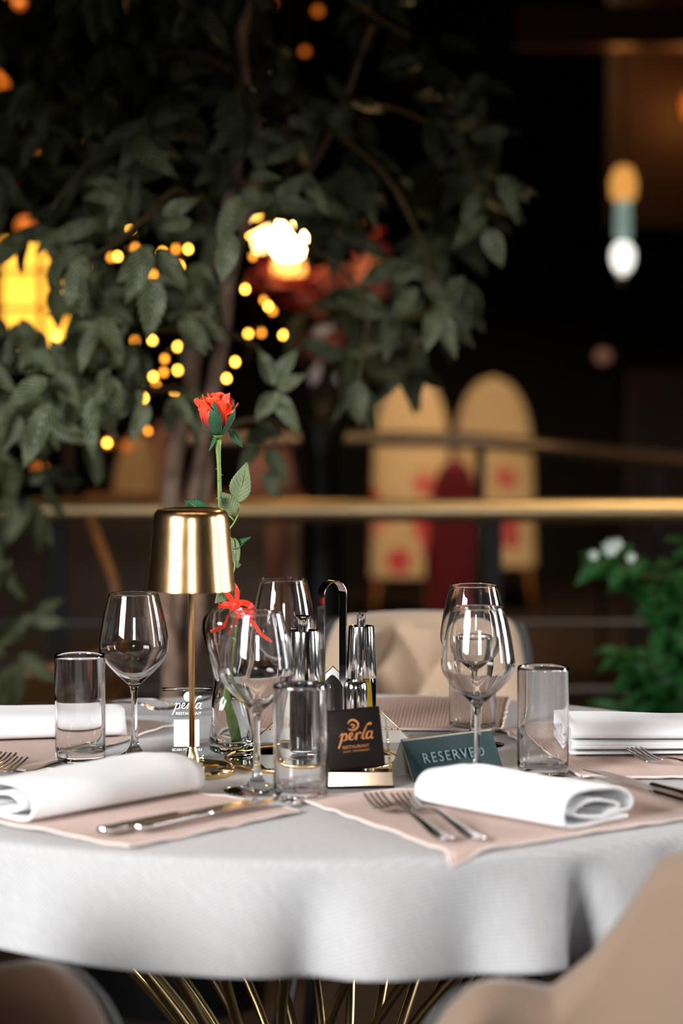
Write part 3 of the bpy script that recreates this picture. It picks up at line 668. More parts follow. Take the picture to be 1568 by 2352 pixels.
def cruet(px, top, liquid, label, d, sc=1.0):
    q = at(px, 1700, d); o = thing('cruet_bottle', label, 'cruet bottle', (q.x, d, TT+.0032), 0, 'oil and vinegar bottles')
    H = (at(px, top, d).z-TT-.0032); r = .0195*sc
    m = MB(); gp = [(1e-6, .0005), (r-.002, .0005), (r, .002), (r, H*.50), (r-.001, H*.53)]; gi = [(r-.0026, H*.52), (r-.0024, .006), (1e-6, .005)]
    m.lathe(gp+gi, 48, cap=False); m.build('glass_body', GLASS, o, auto=50)
    m = MB(); m.lathe([(1e-6, .0056), (r-.0030, .0066), (r-.0030, H*.50), (1e-6, H*.50)], 48, cap=False); m.build('liquid', liquid, o, auto=50)
    m = MB(); m.lathe([(r+.0006, H*.525), (r+.0008, H*.53), (r*.87, H*.885), (r*.85, H*.895), (r*.78, H*.893), (r*.70, H*.885), (r*.36, H*.885), (1e-6, H*.885)], 48); m.build('metal_sleeve', CHROME, o, auto=40)
    m = MB(); m.lathe([(r*.33, H*.87), (r*.28, H*.93), (r*.30, H*.97), (r*.44, H*.995), (r*.42, H), (r*.30, H*.985), (1e-6, H*.98)], 32); m.build('pourer', CHROME, o, auto=40)
cruet(696, 1414, VINEGAR, 'steel-topped vinegar bottle on the tray, left of the looped handle', 3.07, 1.22)
cruet(829, 1404, OIL, 'steel-topped bottle of yellow olive oil right of the handle', 3.12, 1.0)
q = at(816, 1700, 3.055); o = thing('salt_shaker', 'short steel shaker in front of the olive oil bottle', 'shaker', (q.x, 3.055, TT+.0003)); Hh = at(816, 1565, 3.055).z-TT
m = MB(); m.lathe([(.0165, 0), (.0172, .001), (.0152, Hh*.9), (.0146, Hh*.965), (.0125, Hh), (1e-6, Hh*.995)], 48); m.build('cover', CHROME, o, auto=50)
m = MB(); m.lathe([(.0166, .001), (.0176, .001), (.0176, .006), (.0170, .007)], 48, cap=False); m.build('foot_ring', DARKM, o)

# ------------------------------------------------------------ leather bill holder
p = tab(827, 1812); bh = thing('sign_holder', 'brown leather block reading perla on a bronze mirror stand', 'sign holder', (p.x, p.y+.014, T+EPS), radians(4.2))
m = MB(); m.box(-.0400, .0400, -.016, .020, 0, .0030); m.build('foot', DARKM, bh, bevel=.0005, smooth=False)
m = MB(); g = [[Vector((s*.0395, y, z)) for s in (-1, 1)] for y, z in ((-.0155, .003), (-.0125, .0185), (.012, .0185), (.020, .003))]
m = MB(); vs_ = [(s*w_, y, z) for (y, z, w_) in ((-.0155, .003, .0395), (-.0115, .0190, .0382), (.013, .0190, .0382), (.0195, .003, .0395)) for s in (-1, 1)]
m.add(vs_, [[0, 1, 3, 2], [2, 3, 5, 4], [4, 5, 7, 6], [6, 7, 1, 0], [0, 2, 4, 6], [1, 7, 5, 3]]); m.build('bronze_base', BRONZEM, bh, smooth=False, bevel=.0004)
lb = MB(); lb.box(-.0345, .0345, -.009, .009, 0, .0735)
L = lb.build('leather_block', LEATHER, bh, bevel=.0028); L.location = (-.004, -.001, .0205); L.rotation_euler = (radians(-13), radians(-5), 0)
for s in (-1, 1):
    m = MB(); g = [(s*.0394, -.0155, .003), (s*.0394, .0195, .003), (s*.031, .020, .094), (s*.031, .014, .094)]
    th = .001; v1 = [Vector(q) for q in g]; v2 = [Vector(q)-Vector((s*th, 0, 0)) for q in g]
    m.add(v1+v2, [[0, 1, 2, 3], [4, 5, 6, 7], [0, 1, 5, 4], [1, 2, 6, 5], [2, 3, 7, 6], [3, 0, 4, 7]]); m.build('acrylic_side', ACRYL, bh, smooth=False)
scl = .0690/660
for nm, st in (('wordmark', PERLA), ('emblem', SWIRL)):
    m = MB(); strokes(st, scl, 615, 790, m, wk=.82); o = m.build(nm, COPPERINK, L, smooth=False); o.location = (0, -.00915, .0365); o.rotation_euler = (pi/2, 0, 0)
text('lettering', 'RESTAURANT', .0052, COPPERINK, L, (.001, -.0092, .0270), (pi/2, 0, 0), sx=1.0)
text('lettering', 'BUDVA . MONTENEGRO', .0029, COPPERINK, L, (.001, -.0092, .0220), (pi/2, 0, 0))

# ------------------------------------------------------------ reserved sign
a0 = tab(952, 1799); a1 = tab(1157, 1771); dv = a1-a0; ang = math.atan2(dv.y, dv.x); Ls = dv.length
ctr = (a0+a1)/2; nb = Vector((-sin(ang), cos(ang), 0)); D = .052; ctr2 = ctr+nb*D/2
rv = thing('reserved_sign', 'dark teal tent sign embossed RESERVED beside the wine glasses', 'sign', (ctr2.x, ctr2.y, T+EPS), ang)
HR = .050
for nm, s, mt in (('front_panel', -1, TEAL), ('back_panel', 1, TEAL)):
    for q, (o0, mm) in enumerate(((.0, mt), (-.0013, TEALIN))):
        m = MB(); nrm = Vector((0, s*HR, D/2)).normalized(); g = []
        A = Vector((0, s*D/2, 0)); B = Vector((0, 0, HR))
        t1 = nrm*(o0); t2 = nrm*(o0-.0012)
        vs_ = []
        for x in (-Ls/2, Ls/2):
            for P_ in (A, B): vs_ += [Vector((x, 0, 0))+P_+t1, Vector((x, 0, 0))+P_+t2]
        for v_ in vs_: v_.z = max(v_.z, 0)
        m.add(vs_, [[0, 2, 3, 1], [4, 5, 7, 6], [0, 4, 6, 2], [1, 3, 7, 5], [0, 1, 5, 4], [2, 6, 7, 3]]); m.build(nm if q == 0 else 'inner_board', mm, rv, smooth=False)
tlt = math.atan2(D/2, HR)
text('lettering', 'RESERVED', .0185, TEALINK, rv, (.0, -D/4-.0012, HR*.50), (pi/2-tlt, 0, 0), spacing=1.25, extrude=.0002)

# ------------------------------------------------------------ cutlery
def sweep(secs, mb):   # (y, half width, z, half thickness)
    g = []
    for y, hw, z, ht in secs:
        g.append([Vector((hw*cos(a), y, z+ht*sin(a))) for a in [2*pi*k/12 for k in range(12)]])
    b = len(mb.v); mb.grid(g, cv=True); mb.f.append([b+k for k in range(12)]); e = b+(len(secs)-1)*12; mb.f.append([e+k for k in range(12)])
def fork(L=.235):
    o = thing('fork', '', 'fork', (0, 0, 0), 0, 'steel forks on the table')
    m = MB(); s = [(0, .003, .004, .0016), (.004, .0085, .0035, .0022), (.015, .0105, .0028, .0022), (.04, .0080, .0035, .002), (.08, .0050, .008, .0018), (.12, .0034, .012, .0018), (.15, .0034, .011, .0018), (.162, .006, .0085, .0016)]
    sweep([(q.x, q.y, q.z, .0018) for q in catmull([(a*L/.235, b, c) for a, b, c, d in s], 5)], m); m.build('handle', STEEL, o)
    m = MB(); s = [(.158, .0045, .0092), (.166, .0095, .0065), (.174, .0125, .0038), (.184, .0130, .0026)]
    sweep([(q.x, q.y, q.z, .0012) for q in catmull([(a*L/.235, b, c) for a, b, c in s], 5)], m); m.build('fork_head', STEEL, o)
    for k in range(4):
        m = MB(); x = (k-1.5)*.0070; g = []
        for i in range(11):
            t = i/10; y = (.182+.050*t)*L/.235; z = .0026+.010*t**1.8; w_ = .0021*(1-.45*t)
            g.append([Vector((x+w_*cx_, y, z+.0009*cz_)) for cx_, cz_ in ((-1, -1), (1, -1), (1, 1), (-1, 1))])
        m.grid(g, cv=True); m.f.append([0, 1, 2, 3]); m.f.append([40, 41, 42, 43]); m.build('tine', STEEL, o)
    return o
def knife():
    o = thing('knife', '', 'knife', (0, 0, 0), 0, 'steel knives on the table')
    m = MB(); s = [(0, .003, .006), (.003, .0085, .006), (.012, .0095, .006), (.05, .0080, .0062), (.09, .0068, .0062), (.112, .0072, .0062), (.118, .0050, .0062)]
    sweep([(q.x, q.y, q.z, .0040) for q in catmull(s, 5)], m); m.build('handle', STEEL, o)
    m = MB(); g = []
    for i in range(19):
        t = i/18; y = .116+.134*t; w1 = -.0055; w2 = .0055+.0055*sin(min(1, t*1.4)*pi/2)
        if t > .8: w2 = w2-(w2-w1-.001)*((t-.8)/.2)**2.2
        th = .0011*(1-.4*t)
        g.append([Vector((w1, y, .0055-th)), Vector((w2, y, .0055-.0003)), Vector((w2, y, .0055+.0003)), Vector((w1, y, .0055+th))])
    m.grid(g, cv=True); m.f.append([0, 1, 2, 3]); m.f.append([72, 73, 74, 75]); m.build('blade', STEEL, o, auto=30)
    return o
fk = fork(); kn = knife()
def lay(o, h, t, lab, first, z=.0075, flip=0):
    a, b = tab(*h), tab(*t); d = b-a; an = math.atan2(d.y, d.x)-pi/2; a.z = T+z
    if first: o.location = a; o.rotation_euler = (0, 0, an); o['label'] = lab
    else: dup(o, a, an, lab)
lay(fk, (1030, 1950), (838, 1852), 'left one of the two forks at the front right', True)
lay(fk, (1103, 1950), (898, 1852), 'right one of the two forks at the front right, nearer the napkin', False)
lay(fk, (75, 1652), (300, 1652), 'fork behind the far left napkin, with shorter visible tines', False, .012)
lay(fk, (120, 1642), (345, 1639), 'fork behind the far left napkin, tines reaching farthest right', False, .010)
lay(fk, (-190, 1838), (30, 1762), 'blurry fork at the left picture edge, farther left one', False)
lay(fk, (-165, 1850), (68, 1768), 'blurry fork at the left picture edge, nearer the tumbler', False)
lay(fk, (1700, 1820), (1470, 1757), 'fork at the right picture edge below the flat napkin', False)
lay(kn, (228, 1936), (560, 1868), 'outer knife at the front left, its handle ending farthest left', True)
lay(kn, (310, 1930), (600, 1868), 'inner knife at the front left, beside the outer knife', False)
lay(kn, (1640, 1868), (1380, 1800), 'dark-looking knife behind the front right napkin, rear one of two', False)
lay(kn, (1640, 1888), (1400, 1818), 'dark-looking knife behind the front right napkin, front one of two', False)

# ------------------------------------------------------------ armchairs
def armchair(label, loc, rz, topt=None, hb=.86, ha=.66, tuft=False, rx=.27, ry=.26, inner=BEIGE, outer=DARKF, p1=35, p2=85, pmax=120, th=.05, cap=None):
    o = thing('armchair', label, 'armchair', loc, rz, 'upholstered armchairs round the table')
    zb = .40
    def top(ph):
        if topt: return interp(topt, abs(math.degrees(ph)))-.10*(1-sqrt(max(0, 1-max(0, (abs(ph)-radians(pmax-24))/radians(24))**2)))
        return ha+(hb-ha)*sstep((radians(p2)-abs(ph))/(radians(p2-p1)))-.12*(1-sqrt(max(0, 1-max(0, (abs(ph)-radians(pmax-24))/radians(24))**2)))
    def shell(name, o1, o2, mt, dt, tf):
        m = MB(); g = []; NP = 150; NV = 46
        for i in range(NP+1):
            ph = radians(-pmax+2*pmax*i/NP); zt_ = top(ph)-dt; row = []
            endk = min(1, (radians(pmax)-abs(ph))/.10); shr = sqrt(max(0, 1-(1-endk)**2)) if endk < 1 else 1
            om = (o1+o2)/2; hw = (o2-o1)/2*max(.08, shr)
            sec = []
            for j in range(NV+1): sec.append((-1, j/NV))
            for j in range(1, 8): sec.append((-cos(pi*j/8), 1+.0001*j))
            for j in range(NV+1): sec.append((1, 1-j/NV))
            for s, v in sec:
                rnd_ = hw
                if v > 1: jj = (v-1)*10000; off = om+hw*s; z = zt_-rnd_+rnd_*sin(pi*jj/8)
                else: off = om+hw*s; z = zb+(zt_-rnd_-zb)*v
                if tf and s == -1:
                    u_ = ph*rx*pi/.068; w_ = (z-.712)*pi/.085
                    q = abs(sin((u_+w_)/2+.0)*sin((u_-w_)/2+.0))
                    off -= .030*q**.5*min(1, (zt_-z)/.03+.2)-.006
                row.append(Vector(((rx+off)*sin(ph), -(ry+off)*cos(ph), z)))
            g.append(row)
        m.grid(g, cv=True); K = len(g[0]); m.f.append(list(range(K))); m.f.append([NP*K+k for k in range(K)])
        return m.build(name, mt, o, auto=60)
    shell('backrest', -th/2, th/2, inner, 0, tuft); shell('outer_shell', th/2, th/2+.014, outer, .012, False)
    m = MB(); m.lathe([(.20, .36), (.235, .37), (.245, .40), (.24, .445), (.215, .465), (.12, .475), (1e-6, .477)], 48, c=(0, .02, 0)); m.build('seat', inner, o).scale = (min(1, rx/.26), min(1, ry/.26), 1)
    for sx in (-1, 1):
        for sy in (-1, 1):
            m = MB(); m.tube([(sx*.17, .02+sy*.16, .37), (sx*.22, .02+sy*.21, 0)], [.016, .010], 12); m.build('leg', DARKM, o)
    return o
armchair('tufted beige armchair on the far side of the table', (at(950, 1500, 4.05).x, 4.0, 0), pi+radians(-8), hb=.83, ha=.62, tuft=True, rx=.172, p1=52, p2=80, pmax=118, th=.055)
ARM = [(0, .85), (50, .84), (60, .822), (68, .775), (78, .725), (88, .692), (98, .700), (110, .706), (125, .702)]
armchair('beige armchair cut off at the bottom right corner', (.20, 1.93, 0), radians(92), topt=ARM, rx=.29, ry=.20, pmax=124, th=.062, inner=DIMBEIGE)
armchair('armchair with shade in its fabric colour, cut off at the bottom left corner', (-.345, 2.0, 0), radians(-92), topt=ARM, rx=.29, ry=.20, pmax=124, th=.062, inner=SHADEDV)


# ------------------------------------------------------------ potted tree
base = Vector((at(405, 1600, 4.75).x, 4.75, 0))
tree = thing('potted_tree', 'tall leafy indoor fig tree with several thin trunks behind the table', 'tree', base)
m = MB(); m.lathe([(.17, 0), (.175, .01), (.21, .40), (.215, .44), (.20, .445), (.195, .42), (1e-6, .41)], 40); m.build('pot', DARKM, tree, auto=40)
def trunk(pts, r0, r1, nm='trunk', mt=BARK):
    q = catmull([at(x, y, d) if y is not None else Vector((base.x+x, base.y, d)) for x, y, d in pts], 7); n = len(q)
    q = [p_+Vector((noise.noise(p_*7), 0, 0))*.006 for p_ in q]
    m = MB(); m.tube(q, [r0+(r1-r0)*i/n for i in range(n)], 12); m.build(nm, mt, tree, origin=base)
trunk([(-.02, None, .40), (400, 1560, 4.72), (378, 1400, 4.72), (392, 1180, 4.72), (405, 1040, 4.7), (440, 900, 4.7), (452, 760, 4.7), (470, 640, 4.7), (500, 560, 4.7), (540, 380, 4.7), (560, 100, 4.7), (575, -200, 4.7)], .022, .010)
trunk([(.02, None, .40), (430, 1560, 4.78), (455, 1400, 4.78), (440, 1180, 4.76), (462, 1030, 4.74), (492, 880, 4.7), (510, 760, 4.66), (528, 640, 4.62), (548, 540, 4.6), (575, 450, 4.6), (592, 340, 4.6), (560, 180, 4.6), (530, -60, 4.6)], .021, .009)
trunk([(.05, None, .40), (395, 1540, 4.85), (410, 1380, 4.85), (470, 1150, 4.85), (470, 1000, 4.85), (430, 850, 4.85), (480, 600, 4.85), (640, 480, 4.85), (760, 300, 4.85), (850, 60, 4.85)], .014, .006)
for pts in ([(500, 560, 4.7), (420, 440, 4.6), (330, 500, 4.4), (260, 560, 4.3), (200, 590, 4.25)], [(540, 380, 4.7), (400, 300, 4.6), (250, 330, 4.5), (120, 480, 4.4)], [(592, 340, 4.6), (650, 300, 4.6), (760, 250, 4.7), (900, 250, 4.8), (1040, 330, 4.8), (1120, 500, 4.8)],
            [(640, 480, 4.85), (700, 560, 4.8), (760, 600, 4.7), (840, 700, 4.6), (825, 880, 4.5)], [(760, 300, 4.85), (900, 430, 4.8), (980, 600, 4.7), (1000, 720, 4.6)], [(452, 760, 4.7), (350, 760, 4.5), (250, 790, 4.4), (120, 880, 4.3)],
            [(510, 760, 4.66), (590, 800, 4.6), (635, 890, 4.5)], [(440, 900, 4.7), (330, 890, 4.5), (220, 900, 4.4)], [(462, 1030, 4.74), (520, 980, 4.7), (600, 970, 4.7), (650, 1060, 4.7)], [(560, 180, 4.6), (400, 120, 4.6), (200, 200, 4.6), (40, 330, 4.6)],
            [(575, -200, 4.7), (800, 0, 4.8), (1000, 120, 4.8)]):
    trunk(pts, .006, .0025, 'branch', TWIG)
fol = MB()
def leafpx(b, t, wd, d=4.15, tilt=None, dd=.0):
    B, Tp = at(*b, d), at(*t, d-dd)
    nr = tilt or (random.uniform(-.35, .35), -1, random.uniform(-.1, .5))
    leaf_mb(fol, B, Tp, wd, nr, curl=random.uniform(.0, .2), fold=random.uniform(.08, .3), n=9, k=3)
W_ = .040
for b, t, wd, d in [((372, 492), (458, 456), .032, 4.1), ((440, 508), (366, 528), .030, 4.1), ((556, 448), (500, 565), .046, 4.05), ((534, 536), (506, 652), .044, 4.0), ((572, 406), (648, 408), .026, 4.15), ((556, 438), (612, 466), .030, 4.15), ((698, 396), (758, 502), .030, 4.25),
                    ((200, 586), (146, 716), .046, 4.1), ((350, 566), (268, 650), .042, 4.1), ((352, 636), (342, 780), .052, 4.05), ((348, 572), (286, 700), .042, 4.08), ((366, 574), (430, 672), .040, 4.1), ((225, 512), (112, 550), .036, 4.2), ((212, 540), (130, 622), .036, 4.25),
                    ((226, 742), (178, 860), .034, 4.15), ((222, 728), (288, 822), .038, 4.15), ((236, 692), (306, 740), .030, 4.2), ((132, 850), (184, 940), .034, 4.15), ((110, 870), (14, 930), .044, 4.1), ((72, 808), (134, 862), .036, 4.2), ((118, 922), (52, 1080), .048, 4.1),
                    ((110, 895), (158, 985), .034, 4.15), ((216, 905), (210, 1062), .036, 4.1), ((340, 925), (298, 1016), .034, 4.15), ((330, 900), (270, 960), .036, 4.2), ((632, 898), (688, 998), .038, 4.2), ((634, 900), (586, 966), .036, 4.2), ((636, 896), (704, 858), .030, 4.2), ((622, 882), (686, 798), .034, 4.25),
                    ((625, 885), (596, 800), .036, 4.25), ((820, 872), (826, 984), .042, 4.4), ((1168, 302), (1074, 318), .034, 4.4), ((1118, 522), (1154, 616), .046, 4.4), ((1114, 496), (1040, 570), .040, 4.45), ((1002, 708), (978, 810), .042, 4.4), ((1012, 712), (1048, 826), .036, 4.4), ((1016, 706), (1090, 800), .036, 4.45),
                    ((1100, 440), (1060, 520), .036, 4.5), ((1150, 400), (1190, 520), .034, 4.5), ((900, 640), (980, 610), .034, 4.5), ((960, 660), (900, 720), .036, 4.5), ((970, 655), (1030, 690), .032, 4.5), ((700, 330), (600, 380), .028, 4.2), ((690, 350), (640, 350), .024, 4.2), ((760, 290), (800, 240), .026, 4.3), ((720, 280), (690, 240), .026, 4.3),
                    ((655, 215), (620, 160), .040, 4.3), ((600, 300), (660, 330), .026, 4.25), ((660, 270), (720, 300), .026, 4.25), ((620, 990), (560, 1010), .034, 4.5), ((600, 1020), (545, 1080), .034, 4.5), ((610, 1030), (660, 1110), .036, 4.5), ((590, 980), (650, 1000), .034, 4.5), ((610, 1080), (640, 1150), .034, 4.5)]:
    leafpx(b, t, wd*1.0, d)
rnd = random.Random(21)
HL = []
def spray(hx, hy, d, nl, Lp, spread=1.0):
    for _ in range(nl):
        a = rnd.gauss(pi/2, .95*spread); L = Lp*rnd.uniform(.75, 1.15)
        tx, ty = hx+L*cos(a), hy+L*sin(a)*1.0
        bx, by = hx+rnd.uniform(-16, 16), hy+rnd.uniform(-22, 12)
        if any(any((bx+(tx-bx)*q-a_)**2+(by+(ty-by)*q-b_)**2 < (c_+14)**2 for q in (.25, .55, .85)) for a_, b_, c_ in HL): continue
        B, Tp = at(bx, by, d), at(tx, ty, d-rnd.uniform(-.05, .05))
        leaf_mb(fol, B, Tp, .40*(Tp-B).length, (rnd.uniform(-.9, .9), -1, rnd.uniform(-.4, .9)), curl=rnd.uniform(0, .3), fold=rnd.uniform(.05, .35), n=7, k=2)
BULBS = [(130, 773), (205, 615), (255, 592), (270, 590), (310, 570), (300, 525), (340, 600), (352, 632), (372, 580), (404, 573), (432, 573), (412, 612), (310, 783), (350, 782), (378, 825), (408, 797), (408, 851), (376, 856), (352, 866), (358, 886), (402, 900), (330, 915), (318, 925), (246, 1018),
      (255, 663), (540, 832), (570, 767), (600, 765), (563, 665), (580, 590), (595, 505), (575, 540), (606, 690), (616, 704), (626, 715), (650, 770), (520, 870), (340, 990), (640, 530)]
holes = [(662, 570, 46), (60, 690, 80), (570, 767, 25), (540, 832, 25), (420, 590, 35), (310, 575, 20), (730, 860, 30), (745, 765, 30), (330, 1060, 70), (660, 660, 60), (600, 600, 50), (610, 690, 40), (380, 870, 40)]
HL[:] = [(a, b, c*.62) for a, b, c in holes]+[(a, b, 10) for a, b in BULBS]
cnt = 0
while cnt < 270:
    x = rnd.uniform(-120, 1230); y = rnd.uniform(-160, 1010)
    if x > 1180-max(0, (y-350))*.35 - max(0, 250-y)*.7: continue
    if x > 640 and rnd.random() < .42: cnt += 1; continue
    if y > 900 and x > 260 or y > 760 and 420 < x < 580: continue
    if any((x-a)**2+(y+40-b)**2 < c*c for a, b, c in holes): continue
    spray(x, y, rnd.uniform(4.3, 5.1)+(.25 if x > 640 else 0), rnd.randint(3, 5), 112); cnt += 1
for _ in range(26):
    spray(rnd.uniform(20, 420), rnd.uniform(440, 950), rnd.uniform(4.15, 4.4), 4, 115)
for x, y in ((20, 1060), (60, 1160), (20, 1300), (70, 1420), (30, 1520), (0, 1200), (110, 1090)): spray(x, y, 4.9, 4, 105)
fo = fol.build('foliage', LEAF, tree, origin=base)

# ------------------------------------------------------------ fairy lights wound through the tree
fl = thing('fairy_light_string', 'string of small warm yellow fairy lights hung through the tree', 'fairy lights', at(400, 1100, 5.4)*1.0)
fo_ = fl.location.copy()
BULB = M('fairy_bulb', (1, .6, .15), .3, emit=(1, .46, .05), es=16); BULBD = M('dim_fairy_bulb', (1, .5, .1), .3, emit=(1, .34, .03), es=5)
bp = BULBS
pts = []
for i, (x, y) in enumerate(bp):
    d = 5.4+.25*sin(i*1.7); q = at(x, y, d); pts.append(q)
    m = MB(); m.lathe([(1e-6, -.006), (.0042, -.004), (.0056, 0), (.0042, .005), (1e-6, .008)], 12); o = m.build('bulb', BULB if i % 5 in (0, 1, 3) else BULBD, fl); o.location = q-fo_
m = MB(); m.tube([p_+Vector((0, 0, .009)) for p_ in catmull(pts, 4)], .0012, 5); m.build('wire', DARKM, fl, origin=fo_)

# ------------------------------------------------------------ railing behind the tree
DR = 6.2
RBAR = M('grey_bar', (.10, .095, .10), .45, .7)
rl = thing('brass_railing', 'thick brass handrail on dark posts with thin steel bars below', 'railing', (0, DR, 0))
hz = at(784, 1173, DR).z
def bowed(x): return .10*(x/2.0)**2*0
m = MB(); m.tube([(-1.9+i*.25, bowed(-1.9+i*.25), hz) for i in range(20)], .029, 24); m.build('handrail', M('rail_brass', (.70, .52, .28), .42, 1), rl)
for pz, rr in ((1432, .009), (1585, .010)):
    m = MB(); z = at(784, pz, DR).z; m.tube([(-1.9+i*.25, 0, z) for i in range(20)], rr, 12); m.build('rail_bar', RBAR, rl)
for px in (130, 1132, 2100, -700):
    x = at(px, 1300, DR).x; m = MB(); m.box(x-.022, x+.022, -.014, .014, 0, hz-.02); m.build('post', DARKM, rl, smooth=False)
DR2 = 7.8
r2 = thing('curved_railing', 'curved handrail behind the brass railing, sloping away to the right', 'railing', (0, DR2, 0))
cp = catmull([at(380, 1012, DR2), at(640, 1010, DR2), at(900, 1008, DR2), at(1080, 1012, DR2), at(1260, 1028, DR2-.1), at(1420, 1046, DR2-.3), at(1700, 1075, DR2-.7)], 8)
m = MB(); m.tube(cp, .026, 20); m.build('handrail', M('old_brass', (.42, .33, .24), .38, .9), r2, origin=(0, DR2, 0))
for i in (10, 25, 43):
    q = cp[i]; m = MB(); m.box(q.x-.015, q.x+.015, q.y-.012-DR2, q.y+.012-DR2, 0, q.z); m.build('post', DARKM, r2, smooth=False)

# ------------------------------------------------------------ tall floral chairs far behind
def tallchair(px, d, wd, label, mt, hgt=1.16, mt2=None, rz=0):
    x = at(px, 1000, d).x; o = thing('high_back_chair', label, 'chair', (x, d, 0), rz, 'rounded high-back chairs beyond the railings')
    m = MB(); g = []
    for i in range(33):
        v = i/32; z = .24+(hgt-.24)*v; hw = wd/2*(1+.16*(1-v)) if v < .55 else wd/2*(1+.16*.45)*sqrt(max(0, 1-((v-.55)/.45)**2.3))
        hw = max(hw, .004); yy = .04*v*v
        ring_ = []
        for k in range(24):
            a = 2*pi*k/24; ring_.append(Vector((hw*cos(a), yy+.045*sin(a)*(min(1, hw/.05)), z)))
        g.append(ring_)
    m.grid(g, cv=True); m.build('backrest', mt, o)
    m = MB(); m.lathe([(wd*.52, .34), (wd*.58, .36), (wd*.58, .45), (wd*.5, .48), (1e-6, .49)], 32, c=(0, .24, 0)); m.build('seat', mt2 or mt, o)
    for sx in (-1, 1):
        for sy in (-1, 1):
            m = MB(); m.tube([(sx*wd*.42, .2+sy*.18, .36), (sx*wd*.55, .2+sy*.24, 0)], [.018, .012], 8); m.build('leg', WOODO, o)
    return o
tallchair(945, 11.4, .34, 'narrower round-topped cream chair with red flowers, left one beyond the rails', FLORAL, 1.21)
tallchair(1133, 12.0, .37, 'wider round-topped floral chair, right one of the two beyond the rails', FLORAL, 1.18, TANF)
tallchair(1045, 9.9, .20, 'low dark red chair between the two cream ones', M('wine_red_upholstery', (.22, .015, .03), .8), .86)
tallchair(312, 8.4, .17, 'tan chair seen through the leaves left of the trunks', TANF, 1.02)
tallchair(372, 9.3, .14, 'pinkish chair seen left of the tree trunks', PINKF, 1.03)
tallchair(615, 8.0, .19, 'reddish brown chair behind the leaves right of the rose', PINKF, 1.06)

# sideboard, tables and small things far behind
def table(px, d, wd, z, label, mt, dep=.5, n='wooden_table'):
    x = at(px, 1200, d).x; o = thing(n, label, 'table', (x, d, 0))
    m = MB(); m.box(-wd/2, wd/2, -dep/2, dep/2, z-.035, z); m.build('table_top', mt, o, smooth=False, bevel=.004)
    for sx in (-1, 1):
        for sy in (-1, 1): m = MB(); m.box(sx*(wd/2-.06)-.025, sx*(wd/2-.06)+.025, sy*(dep/2-.06)-.025, sy*(dep/2-.06)+.025, 0, z-.035); m.build('leg', mt, o, smooth=False)
    return o
table(310, 7.4, .30, at(310, 1136, 7.4).z, 'orange wooden side table just above the handrail on the left', WOODO, .25)
table(600, 7.3, .30, at(600, 1134, 7.3).z, 'orange wooden side table right of the tree trunks', WOODO, .25)
sb = thing('bench', 'long tan upholstered bench behind the railing at the left', 'bench', (-.78, 7.05, 0))
m = MB(); m.box(-.62, .56, .0, .07, .0, .86); m.build('bench_back', BENCHF, sb, bevel=.02)
m = MB(); m.box(-.62, .56, -.42, .0, .30, .46); m.build('bench_seat', BENCHF, sb, bevel=.02)
m = MB(); m.box(-.60, .54, -.40, -.01, .02, .30); m.build('bench_base', WOODD, sb, smooth=False)
for px, top, dd, wd in ((98, 1215, 6.42, .020), (165, 1245, 6.42, .024)):
    q = at(px, 1300, dd); o = MB(); hgt = at(px, top, dd).z-.4602
    o.lathe([(1e-6, .0), (wd, .0), (wd, hgt*.6), (wd*.45, hgt*.8), (wd*.4, hgt), (1e-6, hgt)], 20)
stk = thing('wooden_chair', 'slanted orange wood chair frame low at the left behind the table', 'chair', (at(80, 1550, 5.4).x, 5.4, 0))
og = stk.location.copy()
zt0 = at(80, 1520, 5.4).z
m = MB(); m.box(-.22, .20, -.2, .2, zt0-.10, zt0-.07); m.build('seat', WOODD, stk, smooth=False)
for a, b in (((-10, 1570), (175, 1522)), ((175, 1522), (240, 1500))):
    pass
m = MB(); m.tube([at(-10, 1572, 5.3)-og, at(70, 1545, 5.3)-og, at(150, 1530, 5.3)-og, at(240, 1505, 5.3)-og], .013, 10); m.build('arm', WOODO, stk)
for sx in (-.2, .18):
    for sy in (-.1, .18): m = MB(); m.tube([(sx, sy, zt0-.07), (sx*1.1, sy*1.1, 0)], .014, 10); m.build('leg', WOODO, stk)
m = MB(); m.tube([at(205, 1190, 5.6)-og, at(245, 1290, 5.55)-og, at(265, 1345, 5.5)-og, (.17, .15, zt0-.07)], .012, 10); m.build('back_post', WOODO, stk)

# ------------------------------------------------------------ red blooms and lantern seen through the leaves
la = at(664, 552, 7.0); lt = thing('wall_lantern', 'glowing warm lantern seen through the leaves', 'lantern', la)
EML = M('lantern_glow', (1, .8, .5), .3, emit=(1, .62, .26), es=30)
EMO = M('lantern_amber_glow', (1, .6, .3), .3, emit=(1, .42, .08), es=3.5)
m = MB(); m.lathe([(1e-6, -.052), (.03, -.052), (.052, -.02), (.054, .02), (.038, .055), (1e-6, .06)], 28); m.build('globe', EML, lt)
m = MB(); m.lathe([(1e-6, -.105), (.045, -.10), (.052, -.075), (.045, -.055), (1e-6, -.052)], 28); m.build('lower_shade', EMO, lt)
m = MB(); m.lathe([(.052, .045), (.056, .07), (.02, .095), (1e-6, .10)], 28); m.build('cap', EMO, lt)
m = MB(); m.tube([(0, 0, .09), (0, 0, 3.5-la.z)], .006, 8); m.build('cord', DARKM, lt)
l2 = at(598, 540, 7.3); lt2 = thing('hanging_lamp', 'small amber hanging lamp left of the glowing lantern', 'lamp', l2)
m = MB(); m.lathe([(1e-6, -.05), (.018, -.045), (.024, -.01), (.018, .045), (1e-6, .05)], 24); m.build('glass_shade', M('amber_lamp_glow', (1, .6, .3), .3, emit=(1, .55, .18), es=9), lt2)
m = MB(); m.tube([(0, 0, .05), (0, 0, 3.5-l2.z)], .004, 8); m.build('cord', DARKM, lt2)
